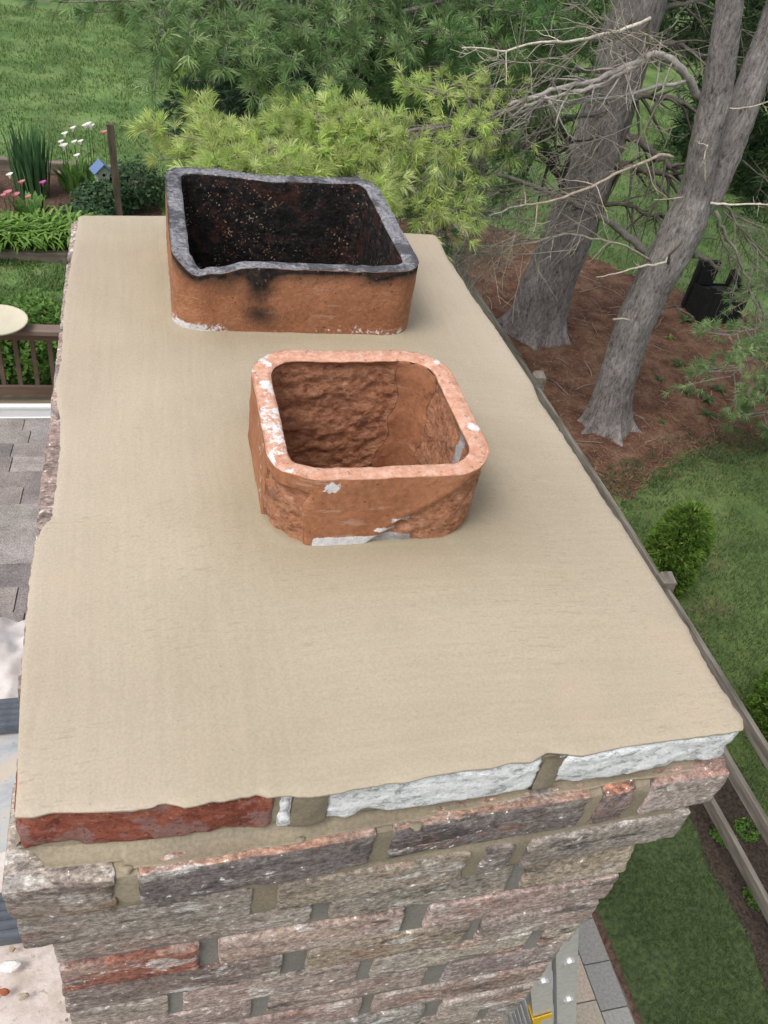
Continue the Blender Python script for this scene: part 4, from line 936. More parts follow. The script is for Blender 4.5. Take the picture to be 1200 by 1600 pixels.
# tangles of fine dead twigs hanging from the left side of the limbs
deadpart('twig_spray', T1, [(pxs([(x0,y0),(x1,y1)],[d,d-.3]), .006,.003, 12,.5) for x0,y0,x1,y1,d in ((880,300,700,345,6.9),(860,330,690,390,6.7),(900,360,730,395,6.8),(850,300,720,300,7.0),(840,345,700,330,6.6),(820,370,720,420,6.5),(870,380,760,350,7.0),(900,340,780,400,6.9))], (.27,.24,.19), down=.1)
deadpart('twig_spray', T1, [(pxs([(x0,y0),(x1,y1)],[d,d-.2]), .007,.003, 9,.45) for x0,y0,x1,y1,d in ((980,110,840,190,6.7),(1010,90,900,10,6.8),(900,130,780,200,6.5),(850,150,740,200,6.4),(930,50,860,130,6.9),(1000,110,930,210,6.9),(1040,150,990,230,7.0))], (.25,.22,.18), down=.1)
deadpart('twig_spray', T1, [(pxs([(x0,y0),(x1,y1)],[d,d-.2]), .006,.0025, 16,.5) for x0,y0,x1,y1,d in ((930,290,760,300,6.8),(900,390,700,400,6.5),(860,345,740,400,6.4),(780,300,660,360,6.3),(960,330,860,300,6.9),(1040,60,900,40,6.8),(1060,110,950,60,6.9),(820,190,700,230,6.3),(900,110,760,90,6.6),(1000,190,880,230,6.9),(870,210,760,280,6.8),(1000,280,900,240,7.0))], (.30,.27,.22), down=.15)
deadpart('twig_spray', T1, [(pxs([(x0,y0),(x1,y1)],[d,d+.1]), .008,.003, 14,.5) for x0,y0,x1,y1,d in ((1130,330,1200,400,7.2),(1150,360,1220,470,7.3),(1120,350,1160,430,7.1),(1160,250,1230,300,7.6),(1110,20,1180,60,7.5),(1060,30,1000,80,7.6),(1050,200,1000,300,7.8),(1040,280,1000,380,7.8))], (.17,.155,.125), down=.2)
# drooping right-hand limbs
deadpart('dead_branch', T1, [(pxs([(1118,330),(1130,355),(1147,385),(1160,420),(1168,445),(1180,470),(1185,500)],[7.1,6.8]), .022,.006, 14,.45),(pxs([(1120,300),(1150,350),(1180,385),(1220,430)],[7.3,7.2]),.016,.008,14,.5),(pxs([(1125,310),(1165,345),(1215,365)],[7.5,7.5]),.014,.006,12,.5)], (.2,.18,.15))
# living boughs
mw, mf = MB(), MB()
bough(mw, mf, pxs([(806,168),(760,184),(700,198),(628,211)],[6.4,6.2]), .018,.012, g, LIME, .55, 18, .15, dens=1.0)
bough(mw, mf, pxs([(640,208),(560,222),(470,228),(455,236),(410,236),(385,234)],[6.25,6.1,6.0]), .012,.005, g, LIME, .62, 56, .0, dens=2.3, L=.10, nn=36)
bough(mw, mf, pxs([(640,208),(590,240),(570,265),(540,285)],[6.2,5.8]), .010,.005, g, LIME, .5, 26, .05, dens=1.9, L=.10, nn=36)
bough(mw, mf, pxs([(640,208),(570,190),(520,185),(470,182)],[6.25,6.5]), .010,.005, g, LIME, .5, 30, .05, dens=2.0, L=.10, nn=36)
bough(mw, mf, pxs([(600,212),(520,240),(460,250),(410,252)],[6.2,5.9]), .010,.005, g, LIME, .5, 34, .1, dens=2.0, L=.10, nn=36)
bough(mw, mf, pxs([(700,205),(690,240),(670,275),(650,300)],[6.2,5.9]), .009,.005, g, LIME, .42, 20, .1, dens=1.0)
bough(mw, mf, pxs([(860,200),(800,225),(740,240),(690,262)],[6.7,6.3]), .012,.006, g, LIME[:3]+GREEN[:1], .45, 18, .2, dens=.8)
bough(mw, mf, pxs([(860,150),(800,140),(740,140),(690,145)],[6.8,6.5]), .012,.006, g, LIME[:3], .4, 16, .3, dens=.9)
bough(mw, mf, pxs([(760,185),(720,290),(690,325),(650,340)],[6.5,6.1]), .010,.005, g, GREEN+LIME[:2], .4, 16, .3, dens=.7)
mf.build('needles', M_needle, T1); mw.build('living_branch', M_twig, T1)
mw, mf = MB(), MB()
bough(mw, mf, pxs([(1260,470),(1225,490),(1180,515),(1130,524)],[7.0,6.6]), .014,.005, g, BLUE, .30, 16, .3, dens=.9)
bough(mw, mf, pxs([(1250,500),(1215,540),(1180,560),(1140,590)],[6.9,6.4]), .014,.005, g, BLUE, .42, 20, .3, dens=1.0)
bough(mw, mf, pxs([(1185,470),(1195,520),(1215,560),(1230,620)],[6.8,6.5]), .012,.005, g, BLUE, .42, 20, .2, dens=1.0)
bough(mw, mf, pxs([(1250,560),(1220,600),(1200,630),(1190,650)],[6.7,6.4]), .012,.005, g, GREEN, .35, 16, .2, dens=1.0)
bough(mw, mf, pxs([(1290,360),(1260,400),(1235,430),(1215,450)],[7.6,7.2]), .014,.005, g, BLUE, .4, 16, .2, dens=1.0)
mf.build('needles', M_needle, T1); mw.build('living_branch', M_twig, T1)
# ---------------------------------------------------------------- farther pine
T2 = thing('pine_tree', 'thick straight pine trunk in the shade behind the fence, left of the forked pine', 'tree', (5.35, 9.4, 0), 'pines standing in the straw bed')
trunk(T2, [PY(828,545,9.4)*[1,1,0]+[0,0,-.05],PY(842,495,9.4),PY(858,440,9.4),PY(880,385,9.4),PY(902,330,9.4),PY(942,200,9.4),PY(970,100,9.4),PY(998,0,9.4),PY(1024,-110,9.4)], [.42,.375,.345,.33,.32,.31,.305,.30,.28], 5, .55)
deadpart('dead_branch', T2, [(pxs([(976,212),(1000,222),(1022,240),(1040,255),(1062,262)],[9.2,9.0]), .05,.03, 8,.6)], (.14,.12,.11))
deadpart('dead_branch', T2, [(pxs([(878,300),(870,270),(855,240),(848,215),(860,200)],[9.2,9.0]), .05,.03, 18,.8),(pxs([(876,290),(890,240),(880,205),(860,190)],[9.2,9.0]),.04,.02,14,.7)], (.07,.06,.05))
deadpart('dead_branch', T2, [(pxs([(940,320),(970,318),(1000,330),(1040,345)],[9.2,9.0]), .035,.02, 14,.7),(pxs([(965,170),(1000,150),(1040,152),(1070,160)],[9.2,9.0]),.04,.03,12,.7),(pxs([(950,262),(990,262),(1050,275)],[9.2,9.0]),.05,.03,14,.6)], (.10,.09,.075))
deadpart('dead_branch', T2, [(pxs([(1010,70),(1050,68),(1090,85),(1150,100)],[9.3,9.6]), .04,.02, 12,.7),(pxs([(1005,20),(1050,8),(1100,2)],[9.3,9.6]),.035,.02,10,.6)], (.16,.14,.12))
mw, mf = MB(), MB()
K = dict(dens=1.1, L=.115, nn=26, wid=.0055)
bough(mw, mf, pxs([(1000,-60),(880,-30),(740,-5),(600,25),(500,42),(400,48)],[8.9,8.2,7.6]), .05,.008, g, BLUE, .85, 60, .25, **K)
bough(mw, mf, pxs([(980,-110),(820,-80),(660,-50),(500,-20),(380,0),(240,5)],[9.0,8.2,7.4]), .05,.008, g, BLUE, .9, 62, .3, **K)
bough(mw, mf, pxs([(960,-90),(700,-60),(520,-60),(420,-60),(300,-50)],[9.2,8.8,8.2]), .05,.008, g, BLUE, .9, 46, .3, **K)
bough(mw, mf, pxs([(960,60),(880,62),(800,66),(740,60),(690,52)],[8.6,7.8]), .03,.006, g, GREEN, .7, 34, .1, **K)
bough(mw, mf, pxs([(960,110),(880,112),(820,118),(750,112),(700,105)],[8.6,7.9]), .03,.006, g, GREEN, .65, 30, .1, **K)
bough(mw, mf, pxs([(950,150),(880,130),(800,140),(720,150),(640,150)],[9.0,8.4]), .03,.006, g, GREEN, .65, 30, .1, **K)
bough(mw, mf, pxs([(960,-20),(900,10),(860,30),(800,20)],[8.6,8.0]), .03,.006, g, GREEN, .6, 24, .1, **K)
bough(mw, mf, pxs([(940,180),(860,185),(780,260),(720,300)],[9.0,8.6]), .03,.006, g, GREEN, .55, 24, .25, **K)
mf.build('needles', M_needle, T2); mw.build('living_branch', M_twig, T2)

# high crowns, out of the picture, that shade the ground and the stems
def highcrown(tree, cx, cy, r, z0, z1, nb, seed):
    g2 = np.random.default_rng(seed); m, Cs, Ds = MB(), [], []
    for i in range(nb):
        z = z0+(z1-z0)*i/nb; rr = r*(1.05-.65*(z-z0)/(z1-z0))*g2.uniform(.75,1.1); a = i*2.399; d = np.array([math.cos(a),math.sin(a),.08]); s_ = np.array([cx,cy,z]); m.tube([s_,s_+d*rr*.5+[0,0,-.05],s_+d*rr], [.05,.035,.01], 5, (.15,.13,.11))
        for k in range(34):
            t_ = g2.uniform(.25,1); Cs.append(s_+d*rr*t_+np.array([-d[1],d[0],0])*g2.normal()*rr*.22+[0,0,g2.normal()*.1]); Ds.append(d+g2.normal(size=3)*.5)
    m.build('upper_limbs', M_twig, tree); f = MB(); tufts(f, np.array(Cs), np.array(Ds), .30, 12, .030, BLUE, g2); f.build('crown', M_needle, tree)
trunk(T1, [PY(1150,-70,7.15),[5.05,7.2,7.8],[5.2,7.3,10.5]], [.11,.09,.03], 4, 0, name='upper_trunk', roots=False, k=12)
trunk(T2, [PY(1016,-85,9.4),[5.4,9.5,8.5],[5.4,9.6,14]], [.285,.2,.04], 4, 0, name='upper_trunk', roots=False, k=12)
highcrown(T1, 5.8, 7.9, 2.1, 7.8, 10.5, 20, 201)
highcrown(T2, 5.7, 10.2, 3.4, 8.2, 13.5, 44, 202)

# ---------------------------------------------------------------- background evergreens
def evergreen(p, h, r, label, n=1700, cols=None, zb=.4, seed=0, name='evergreen_tree', cat='tree', group='evergreens at the back of the lawn', L=.26, w_=.030):
    cols = cols or DARK; t = thing(name, label, cat, (p[0],p[1],0), group); g2 = np.random.default_rng(seed)
    m = MB(); m.tube([(p[0],p[1],-.05),(p[0],p[1],h*.5),(p[0],p[1],h*.97)], [.035*h**.7,.022*h**.7,.01], 8, (.10,.085,.07)); 
    Cs, Ds = [], []; nb = int(n/22)
    for i in range(nb):
        z = zb+(h-zb)*(i/nb)**1.25; rr = r*(1-(z-zb)/(h-zb))**.75*g2.uniform(.7,1.12)+.1; a = i*2.399+g2.uniform(-.4,.4); d = np.array([math.cos(a),math.sin(a),-.12]); s_ = np.array([p[0],p[1],z])
        m.tube([s_, s_+d*rr*.55, s_+d*rr], [.03,.02,.006], 4, (.10,.085,.07), cap=False)
        for k in range(22):
            t_ = g2.uniform(.15,1)**.7; Cs.append(s_+d*rr*t_+np.array([-d[1],d[0],0])*g2.normal()*rr*.20+[0,0,g2.normal()*.09]); Ds.append(d+g2.normal(size=3)*.45)
    m.build('trunk', M_twig, t, True); f = MB(); tufts(f, np.array(Cs), np.array(Ds), L, 12, w_, cols, g2); f.build('crown', M_needle, t); return t
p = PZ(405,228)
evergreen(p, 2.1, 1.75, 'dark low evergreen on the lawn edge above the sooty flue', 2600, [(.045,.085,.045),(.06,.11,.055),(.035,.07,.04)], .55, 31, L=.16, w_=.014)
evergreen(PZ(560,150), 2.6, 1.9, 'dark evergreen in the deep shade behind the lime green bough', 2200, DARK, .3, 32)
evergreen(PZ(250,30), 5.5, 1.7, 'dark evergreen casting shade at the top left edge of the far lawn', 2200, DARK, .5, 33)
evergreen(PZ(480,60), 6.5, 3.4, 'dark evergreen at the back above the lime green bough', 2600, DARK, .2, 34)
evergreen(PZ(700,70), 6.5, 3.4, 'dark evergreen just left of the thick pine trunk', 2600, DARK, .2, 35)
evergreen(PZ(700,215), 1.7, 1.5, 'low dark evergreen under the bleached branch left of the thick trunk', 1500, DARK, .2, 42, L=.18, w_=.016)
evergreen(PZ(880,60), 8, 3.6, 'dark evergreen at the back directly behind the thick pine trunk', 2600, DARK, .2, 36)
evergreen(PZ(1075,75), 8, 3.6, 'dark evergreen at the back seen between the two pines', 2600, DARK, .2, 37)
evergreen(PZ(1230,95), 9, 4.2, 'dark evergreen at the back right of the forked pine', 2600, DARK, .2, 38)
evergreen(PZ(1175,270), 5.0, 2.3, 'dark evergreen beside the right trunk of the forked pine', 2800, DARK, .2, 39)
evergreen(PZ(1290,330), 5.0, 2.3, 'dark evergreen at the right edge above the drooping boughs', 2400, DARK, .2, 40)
# bright leafed shrub in front of the dark evergreens
def leafy(p, r, h, label, n, cols, name='leafy_shrub', cat='shrub', group=None, ls=.05, seed=1, stems=9, zb=.0, part='foliage', shell=.45):
    t = thing(name, label, cat, (p[0],p[1],p[2] if len(p)>2 else 0), group); g2 = np.random.default_rng(seed); z0 = p[2] if len(p)>2 else 0
    u_ = nrm(g2.normal(size=(n,3))); rad_ = g2.uniform(shell,1,n)**.6; lump = .72+.5*fbm(u_*1.0,2.6,3,seed)
    C0 = np.array([p[0],p[1],z0+zb+(h-zb)*.5])+u_*np.array([r,r,(h-zb)*.5])*(rad_*lump)[:,None]; C0[:,2] = np.maximum(C0[:,2], z0+.02)
    k = fbm(C0,9,2,seed+3) > .36; C0, u_ = C0[k], u_[k]; n = len(C0)
    nr = nrm(u_*.6+g2.normal(size=(n,3))*.6+[0,0,.5]); a = nrm(np.cross(nr, nrm(g2.normal(size=(n,3))))); b = np.cross(nr,a); s_ = (ls*g2.uniform(.6,1.3,n))[:,None]
    V = np.stack([C0-a*s_*.5, C0+b*s_*.30+nr*s_*.06, C0+a*s_*.5, C0-b*s_*.30+nr*s_*.06],1).reshape(-1,3)
    cc = np.array(cols)[g2.integers(0,len(cols),n)]*g2.uniform(.75,1.25,(n,1)); m = MB(); m.add(V, [np.arange(n)[:,None]*4+np.arange(4)[None]], np.repeat(cc,4,0)); m.build(part, M_leaf, t)
    m = MB()
    for i in range(stems):
        a_ = g2.uniform(0,6.28); e = np.array([p[0]+math.cos(a_)*r*.6, p[1]+math.sin(a_)*r*.6, z0+h*.7]); m.tube(wob((p[0],p[1],z0),e,5,.02,g2), np.linspace(.012,.004,5), 4, (.13,.1,.07), cap=False)
    m.build('stem', M_twig, t); return t
leafy(PZ(345,150), 1.3, 1.5, 'bright yellow green leafy shrub above the dark low evergreen', 3200, [(.13,.22,.05),(.2,.3,.07),(.10,.17,.045),(.3,.36,.1)], ls=.13, seed=51)
leafy(PZ(620,125), 2.2, 1.8, 'mid green shrub in the shade behind the pale fallen stick', 3600, [(.07,.14,.045),(.10,.18,.055),(.05,.10,.035)], ls=.15, seed=52)
leafy(PZ(760,175), 1.6, 1.3, 'mid green shrub behind the bleached branch, left of the thick trunk', 2600, [(.06,.12,.04),(.09,.16,.05),(.05,.10,.035)], ls=.13, seed=53)
# fallen log and pale stick
m = MB(); m.tube([PZ(560,42,.25),PZ(660,34,.3),PZ(740,28,.35),PZ(840,10,.4)], [.16,.17,.17,.15], 10, (.12,.095,.07), jit=.1)
tag(m.build('fallen_log', M_bark), 'dark fallen log lying in the shade at the top of the picture', 'log')
m = MB(); m.tube([PY(522,56,12.),PY(600,62,11.6),PY(672,67,11.2)], [.035,.028,.018], 6, (.52,.42,.36)); st = m.build('bare_stick', M_twig)
tag(st, 'long pale bare stick caught in the boughs above the lime green needles', 'stick')

# ---------------------------------------------------------------- small arborvitae by the fence
def arbor(p, r, h, label, seed):
    t = thing('arborvitae', label, 'shrub', (p[0],p[1],0), 'young arborvitae planted along the fence'); g2 = np.random.default_rng(seed); n = 2600
    z = g2.uniform(.02,1,n); a = g2.uniform(0,6.283,n); pr = np.sqrt(np.clip(1-((z-.38)/.64)**2,0,1)); lump = .62+.75*fbm(np.stack([np.cos(a),np.sin(a),z*2],-1),2.8,3,seed)
    rr = r*pr*lump*g2.uniform(.55,1,n)**.5; C0 = np.stack([p[0]+rr*np.cos(a), p[1]+rr*np.sin(a), z*h],-1); D = np.stack([np.cos(a)*.7,np.sin(a)*.7,.75+0*a],-1)+g2.normal(size=(n,3))*.28
    f = MB(); tufts(f, C0, D, .075, 11, .009, [(.15,.27,.05),(.20,.33,.06),(.11,.20,.04),(.27,.39,.09)], g2, .8); f.build('foliage', M_needle, t)
    m = MB(); m.tube([(p[0],p[1],-.02),(p[0],p[1],h*.8)], [.025,.008], 6, BROWN); m.build('stem', M_twig, t)
arbor((4.80,4.50), .25, .95, 'small rounded arborvitae on the lawn between the pine and the fence corner post', 61)
arbor((5.05,2.70), .36, .95, 'bushy dark arborvitae at the right edge over the nearest fence bay', 62)
# ---------------------------------------------------------------- black plastic bin
b0 = PZ(1106,494); bin_ = thing('compost_bin', 'black plastic bin with an open broken rim on the lawn edge behind the forked pine', 'bin', (b0[0],b0[1],0), rz=.0)
BL = (.014,.016,.016); m = MB(); bx, by = b0[0], b0[1]
def slab(m, P0, P1, w0, w1, h0, h1, th_, c):
    P0, P1 = np.array(P0,float), np.array(P1,float); d = nrm(P1-P0); n_ = np.array([-d[1],d[0],0])*th_
    V = [P0-n_,P1-n_,P1+n_,P0+n_]; V = V+[P0-n_+[0,0,h0],P1-n_+[0,0,h1],P1+n_+[0,0,h1],P0+n_+[0,0,h0]]
    m.add(V, [[(0,3,2,1),(4,5,6,7),(0,1,5,4),(1,2,6,5),(2,3,7,6),(3,0,4,7)]], c)
M_bin = attrmat('black_plastic', .3, 12, .45, .2); W2 = .31
cs = [(bx-W2,by-W2*.8,.03),(bx+W2,by-W2*.8,.03),(bx+W2,by+W2*.8,.03),(bx-W2,by+W2*.8,.03)]
for k,(a,b_,h0,h1) in enumerate(((0,1,.52,.50),(1,2,.50,.66),(2,3,.40,.40),(3,0,.40,.52))):
    m = MB(); slab(m, cs[a], cs[b_], 0,0,h0,h1,.012,BL)
    A, B = np.array(cs[a]), np.array(cs[b_])
    for t_ in (.15,.32,.5,.68,.85):
        q = A+(B-A)*t_; n_ = nrm(np.cross(B-A,[0,0,1.])); m.tube([q+n_*.013+[0,0,.03],q+n_*.013+[0,0,min(h0,h1)-.03]], .012, 4, BL)
    m.build('side_panel', M_bin, bin_)
for q,hh in ((cs[0],.60),(cs[1],.72),(cs[2],.66),(cs[3],.78)):
    m = MB(); m.box((q[0]-.035,q[1]-.035,0),(q[0]+.035,q[1]+.035,hh), BL); m.build('corner_post', M_bin, bin_)
m = MB(); m.box((bx-W2+.02,by+W2*.8-.07,.43),(bx-.02,by+W2*.8+.02,.80), BL); m.build('raised_flap', M_bin, bin_)
m = MB(); m.box((bx-W2+.02,by-W2*.8+.02,.36),(bx+W2-.02,by+W2*.8-.02,.40), (.03,.035,.028)); m.build('lid', M_bin, bin_)
# ================================================================== PLANTS
def straps(m, C0, az, L, lean, wid, g, cols, droop=.6, seg=5, up=1.0):
    """strap shaped leaves that rise and arch over"""
    n = len(C0); D = np.stack([np.cos(az),np.sin(az),0*az],-1); S = np.stack([-np.sin(az),np.cos(az),0*az],-1); rows = []
    for k in range(seg+1):
        t = k/seg; hz = lean*L*(t**1.4); vt = L*up*(t-droop*t**2.4)*np.sqrt(np.clip(1-(lean*.6)**2,.2,1))
        c = C0+D*hz[:,None]+np.stack([0*az,0*az,vt],-1); w_ = (wid*(.55+1.1*t*(1-t)*2)*(1 if k < seg else .05))
        rows.append(c-S*w_[:,None]/2 if np.ndim(w_) else c-S*w_/2); rows.append(c+S*w_[:,None]/2 if np.ndim(w_) else c+S*w_/2)
    V = np.stack(rows,1).reshape(-1,3); i = np.arange(n)[:,None]*(2*(seg+1)); cc = np.array(cols)[g.integers(0,len(cols),n)]*g.uniform(.75,1.25,(n,1))
    m.add(V, [np.concatenate([i+np.array([[2*k,2*k+1,2*k+3,2*k+2]]) for k in range(seg)])], np.repeat(cc, 2*(seg+1), 0))
def clump(name, label, cat, p, n, r, L, lean, wid, droop, cols, seed, group=None, flowers=()):
    g2 = np.random.default_rng(seed); t = thing(name, label, cat, (p[0],p[1],0), group); az = g2.uniform(0,6.283,n); rr = r*np.sqrt(g2.random(n))
    C0 = np.stack([p[0]+rr*np.cos(az), p[1]+rr*np.sin(az), 0*az+.01],-1); az2 = az+g2.normal(size=n)*.6; m = MB()
    straps(m, C0, az2, L*g2.uniform(.6,1.1,n), lean*g2.uniform(.3,1.2,n), wid*g2.uniform(.7,1.2,n), g2, cols, droop); m.build('leaves', M_leaf, t)
    for (dx,dy,z,fc,fs) in flowers:
        m = MB(); q = np.array([p[0]+dx,p[1]+dy,0.]); m.tube([q,q+[.01,.0,z*.6],q+[0,0,z]], [.006,.005,.004], 4, (.10,.2,.05)); 
        th = np.linspace(0,2*math.pi,12,endpoint=False); G = []
        for f_,zz in ((.12,-.01),(.25,.02),(.55,.045),(1.0,.06)): G.append(np.stack([q[0]+fs*f_*np.cos(th), q[1]-.01+fs*f_*np.sin(th), z+zz*(fs/.05)+.018*np.cos(th)*f_],-1))
        s_ = m.build('flower_stem', M_leaf, t); m = MB(); m.grid(np.array(G), fc, wrap=True); m.build('flower', M_petal, t, True)
    return t
M_petal = attrmat('petal', .05, 20, .6, 0, trans=.25)
LILY = [(.16,.30,.05),(.20,.36,.07),(.12,.24,.045),(.24,.38,.10)]; IRIS = [(.09,.20,.085),(.12,.25,.10),(.075,.155,.07)]
for i,(px_,py_,lb) in enumerate(((-25,392,'arching green daylily clump at the left edge behind the front timber'),(25,392,'arching green daylily clump second from the left in the flower bed'),(68,388,'arching green daylily clump in the middle of the bed front'),(108,386,'arching green daylily clump nearest the corner of the chimney crown'))):
    p = PZ(px_,py_); clump('daylily', lb, 'plant', p, 210, .18, .80, .70, .034, .62, LILY, 70+i, 'daylilies along the front of the bed')
p = PZ(52,305); clump('iris', 'tall upright clump of blue green sword leaves at the back of the flower bed', 'plant', p, 110, .24, 1.05, .16, .042, .05, IRIS, 80)
WH = (.85,.85,.80); PK = (.62,.25,.28); MG = (.55,.10,.35)
p = PZ(48,345); clump('calla_lily', 'calla lily clump with mostly pink flowers in front of the iris', 'flower', p, 46, .2, .42, .45, .06, .25, [(.12,.25,.06),(.16,.30,.08)], 81, 'calla lilies in the flower bed',
  [(-.20,.0,.60,WH,.05),(.22,.0,.52,MG,.05),(-.06,.02,.50,PK,.05),(-.24,-.1,.38,PK,.06),(-.14,-.12,.36,PK,.06),(.02,-.12,.36,PK,.045),(-.30,-.08,.34,PK,.05)])
p = PZ(128,300); clump('calla_lily', 'tall white flowered calla lily clump beside the birdhouse', 'flower', p, 70, .26, .55, .4, .07, .25, [(.14,.28,.06),(.18,.33,.08),(.10,.2,.05)], 82, 'calla lilies in the flower bed',
  [(.12,.1,.92,WH,.055),(.20,.1,.92,WH,.055),(.16,.14,.94,WH,.05),(-.06,.1,.88,WH,.045),(-.18,.05,.80,WH,.05),(-.24,0,.70,WH,.045),(-.20,-.1,.66,WH,.065),(-.05,-.02,.72,WH,.045),(.04,-.04,.74,WH,.045),(-.02,-.14,.56,WH,.05),(.38,.12,.84,PK,.055)])
SH = [(.055,.115,.055),(.075,.15,.065),(.10,.18,.08),(.045,.09,.045)]
leafy(PZ(165,334), .50, .50, 'dark green bushy perennial between the birdhouse and the wooden stake', 1900, SH, name='perennial', cat='plant', group='bushy perennials in the bed corner', ls=.075, seed=91, shell=.3)
leafy(PZ(215,325), .50, .75, 'dark bluish perennial right of the wooden stake', 1900, SH, name='perennial', cat='plant', group='bushy perennials in the bed corner', ls=.07, seed=92, shell=.3)
leafy(PZ(135,362), .50, .38, 'low feathery green plant right of the daylilies', 1500, [(.07,.14,.08),(.10,.19,.10),(.09,.17,.06)], name='perennial', cat='plant', group='bushy perennials in the bed corner', ls=.06, seed=93, shell=.3)
leafy(PZ(245,318), .26, .45, 'small pale green fern like plant beside the sooty flue', 700, [(.10,.18,.06),(.15,.24,.08)], name='perennial', cat='plant', group='bushy perennials in the bed corner', ls=.06, seed=94, shell=.3)
# hedge behind the railing
for i,x in enumerate((-1.05,-1.75,-2.5)):
    leafy((x,8.05,0), .62, 1.0+.1*i, ['yellow green shrub behind the deck railing next to the chimney','yellow green shrub behind the railing below the cream dish','yellow green shrub behind the railing at the left edge'][i], 5200, [(.12,.24,.045),(.17,.31,.06),(.09,.18,.04),(.22,.36,.09)], name='hedge_shrub', cat='shrub', group='shrubs behind the deck railing', ls=.065, seed=95+i, shell=.35)
for i,(x_,y_,lb) in enumerate(((-2.3,11.4,'arching green daylily clump farther left along the front timber'),(-2.9,11.35,'arching green daylily clump farthest left in the bed'),)):
    clump('daylily', lb, 'plant', (x_,y_,0), 170, .18, .8, .70, .034, .62, LILY, 75+i, 'daylilies along the front of the bed')
leafy((-2.5,13.1,0), .5, .6, 'dark green bushy perennial left of the iris', 1500, SH, name='perennial', cat='plant', group='bushy perennials in the bed corner', ls=.075, seed=99, shell=.3)
# landscape timbers
M_timber = simple('landscape_timber', (.13,.105,.085), (.27,.23,.19), 10, .9, .5, .006, (.12,1,1))
def timber(x0,x1,y,z0,h,lb):
    m = MB(); G = []
    for t in np.linspace(0,1,24):
        x = x0+(x1-x0)*t; k = .006*math.sin(x*5)
        G.append([(x,y-.055,z0),(x,y-.062+k,z0+.02),(x,y-.060,z0+h-.015),(x,y-.045,z0+h+k),(x,y+.045,z0+h+k),(x,y+.06,z0+h-.015),(x,y+.058,z0)])
    m.grid(np.array(G), wrap=True); m.add(G[0],[[tuple(range(7))]]); m.add(G[-1],[[tuple(range(7))[::-1]]])
    tag(m.build('landscape_timber', M_timber), lb, 'timber', 'landscape timbers edging the bed')
timber(-6,-.72,10.98,0,.13,'long grey landscape timber along the front of the flower bed')
timber(-.70,.15,11.0,0,.12,'short pale landscape timber end at the front right of the flower bed')
timber(-6,.1,14.1,0,.20,'dark landscape timber along the back of the flower bed')
# stone block
q = PZ(103,289); m = MB(); rbox(m, (q[0]-.11,q[1]-.06,0),(q[0]+.11,q[1]+.06,.20),(.30,.24,.20),.02,.01,.006,5)
tag(m.build('stone_block', M_joint), 'small square tan stone block on the mulch between the iris and the white callas', 'stone')
# stake
m = MB(); a = np.array([-.245,12.25,0]); b_ = np.array([-.31,12.2,1.44]); G = []
for t in np.linspace(0,1,12):
    c = a+(b_-a)*t; s_ = .048+.003*math.sin(t*17); G.append([c+[-s_,-s_,0],c+[s_,-s_*.9,0],c+[s_,s_,0],c+[-s_*.95,s_,0]])
m.grid(np.array(G), wrap=True); m.add(G[-1], [[(0,1,2,3)]]); tag(m.build('garden_post', simple('dark_post',(.07,.055,.042),(.15,.12,.095),18,.9,.5,.005,(1,1,.15))), 'leaning dark wooden post standing in the corner of the flower bed', 'post')
# birdhouse
hb = PY(160,284,12.95); t = thing('birdhouse', 'small pale green birdhouse with a blue gable roof above the bed plants', 'birdhouse', (hb[0],12.95,0))
bx_, bz = hb[0], hb[2]; M_bh = attrmat('painted_wood', .08, 30, .6, .1)
m = MB(); m.tube([(bx_,12.95,0),(bx_,12.95,bz)], .018, 6, (.2,.17,.13)); m.build('pole', M_twig, t)
ca, sa = math.cos(.35), math.sin(.35); Rz = np.array([[ca,-sa,0],[sa,ca,0],[0,0,1]])
m = MB(); V = np.array([(-.085,-.085,0),(.085,-.085,0),(.085,.085,0),(-.085,.085,0),(-.085,-.085,.19),(.085,-.085,.19),(.085,.085,.19),(-.085,.085,.19),(0,-.085,.27),(0,.085,.27)])@Rz.T+[bx_,12.95,bz]
m.add(V, [[(0,3,2,1),(0,1,5,4),(1,2,6,5),(2,3,7,6),(3,0,4,7)],[(4,5,8)],[(6,7,9)]], (.50,.58,.44)); bd = m.build('body', M_bh, t)
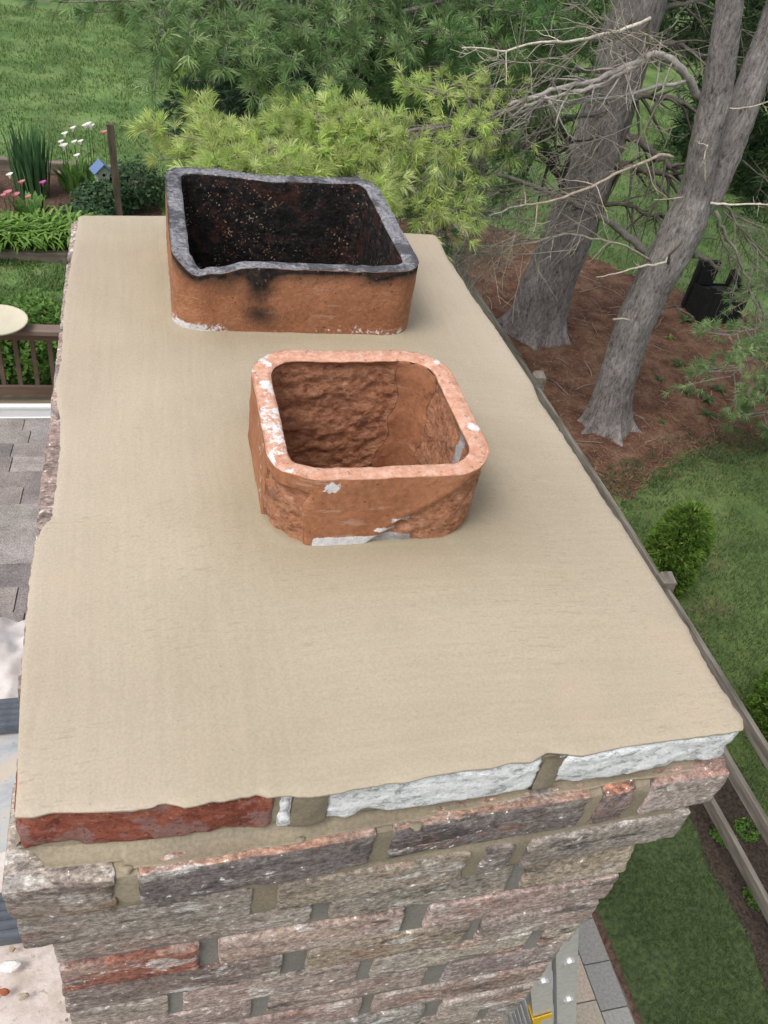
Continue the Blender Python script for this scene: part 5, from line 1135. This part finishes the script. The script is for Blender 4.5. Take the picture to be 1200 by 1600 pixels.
m = MB(); th = np.linspace(0,6.283,14,endpoint=False); V = np.stack([.024*np.cos(th),0*th-.0875,.13+.024*np.sin(th)],-1)@Rz.T+[bx_,12.95,bz]; m.add(V, [np.arange(14)[None]], (.01,.01,.01)); m.build('entrance_hole', M_bh, t)
for s_ in (-1,1):
    m = MB(); V = np.array([(0,-.13,.30),(0,.12,.30),(s_*.15,.12,.165),(s_*.15,-.13,.165)]); V = np.r_[V, V-[0,0,.018]]@Rz.T+[bx_,12.95,bz]
    m.add(V, [[(0,1,2,3),(7,6,5,4),(0,4,5,1),(1,5,6,2),(2,6,7,3),(3,7,4,0)]], (.13,.20,.36)); m.build('roof_panel', M_bh, t)
# weeds on the pine straw
WD = [(.08,.17,.06),(.11,.21,.07),(.06,.13,.05)]
wl = [(1060,572,.15,'largest strap leaved weed on the straw right of the forked trunk'),(1030,595,.10,'small dark weed nearest the right side of the forked trunk'),(1072,616,.12,'strap leaved weed just left of the biggest group on the straw'),(1100,628,.17,'big strap leaved weed in the middle of the pine straw'),(1124,612,.13,'weed right behind the big middle one on the straw'),(1102,650,.12,'weed in front of the big middle one, nearest the grass'),(1033,662,.07,'tiny isolated weed low on the straw near the trunk foot'),(1185,628,.10,'weed on the straw at the right edge under the drooping bough'),(1166,632,.09,'small weed left of the right edge one'),(1155,610,.08,'small weed between the middle group and the drooping bough'),(920,728,.07,'small weed at the foot of the forked pine roots'),(1045,530,.10,'yellowish weed beside the middle of the forked trunk'),(1068,502,.15,'dark low weed in front of the black bin')]
for i,(a,b,s_,lb) in enumerate(wl):
    clump('weed', lb, 'plant', PZ(a,b), 16, s_*.2, s_*1.25, .95, s_*.17, .75, WD if i != 11 else [(.2,.28,.06)], 120+i, 'weeds growing on the pine straw')
# clumps of coarse grass on the dark strip and by the patio lawn
for i,(a,b,lb) in enumerate(((1130,1310,'bright low weed patch on the soil beside the lowest fence rail'),(1180,1405,'smaller bright weed patch farther down beside the fence'),(1165,1300,'sparse green weed under the lowest rail'))):
    leafy(PZ(a,b), .10, .06, lb, 260, [(.10,.22,.04),(.14,.28,.05)], name='weed', cat='plant', group='weeds beside the fence', ls=.03, seed=140+i, stems=2)
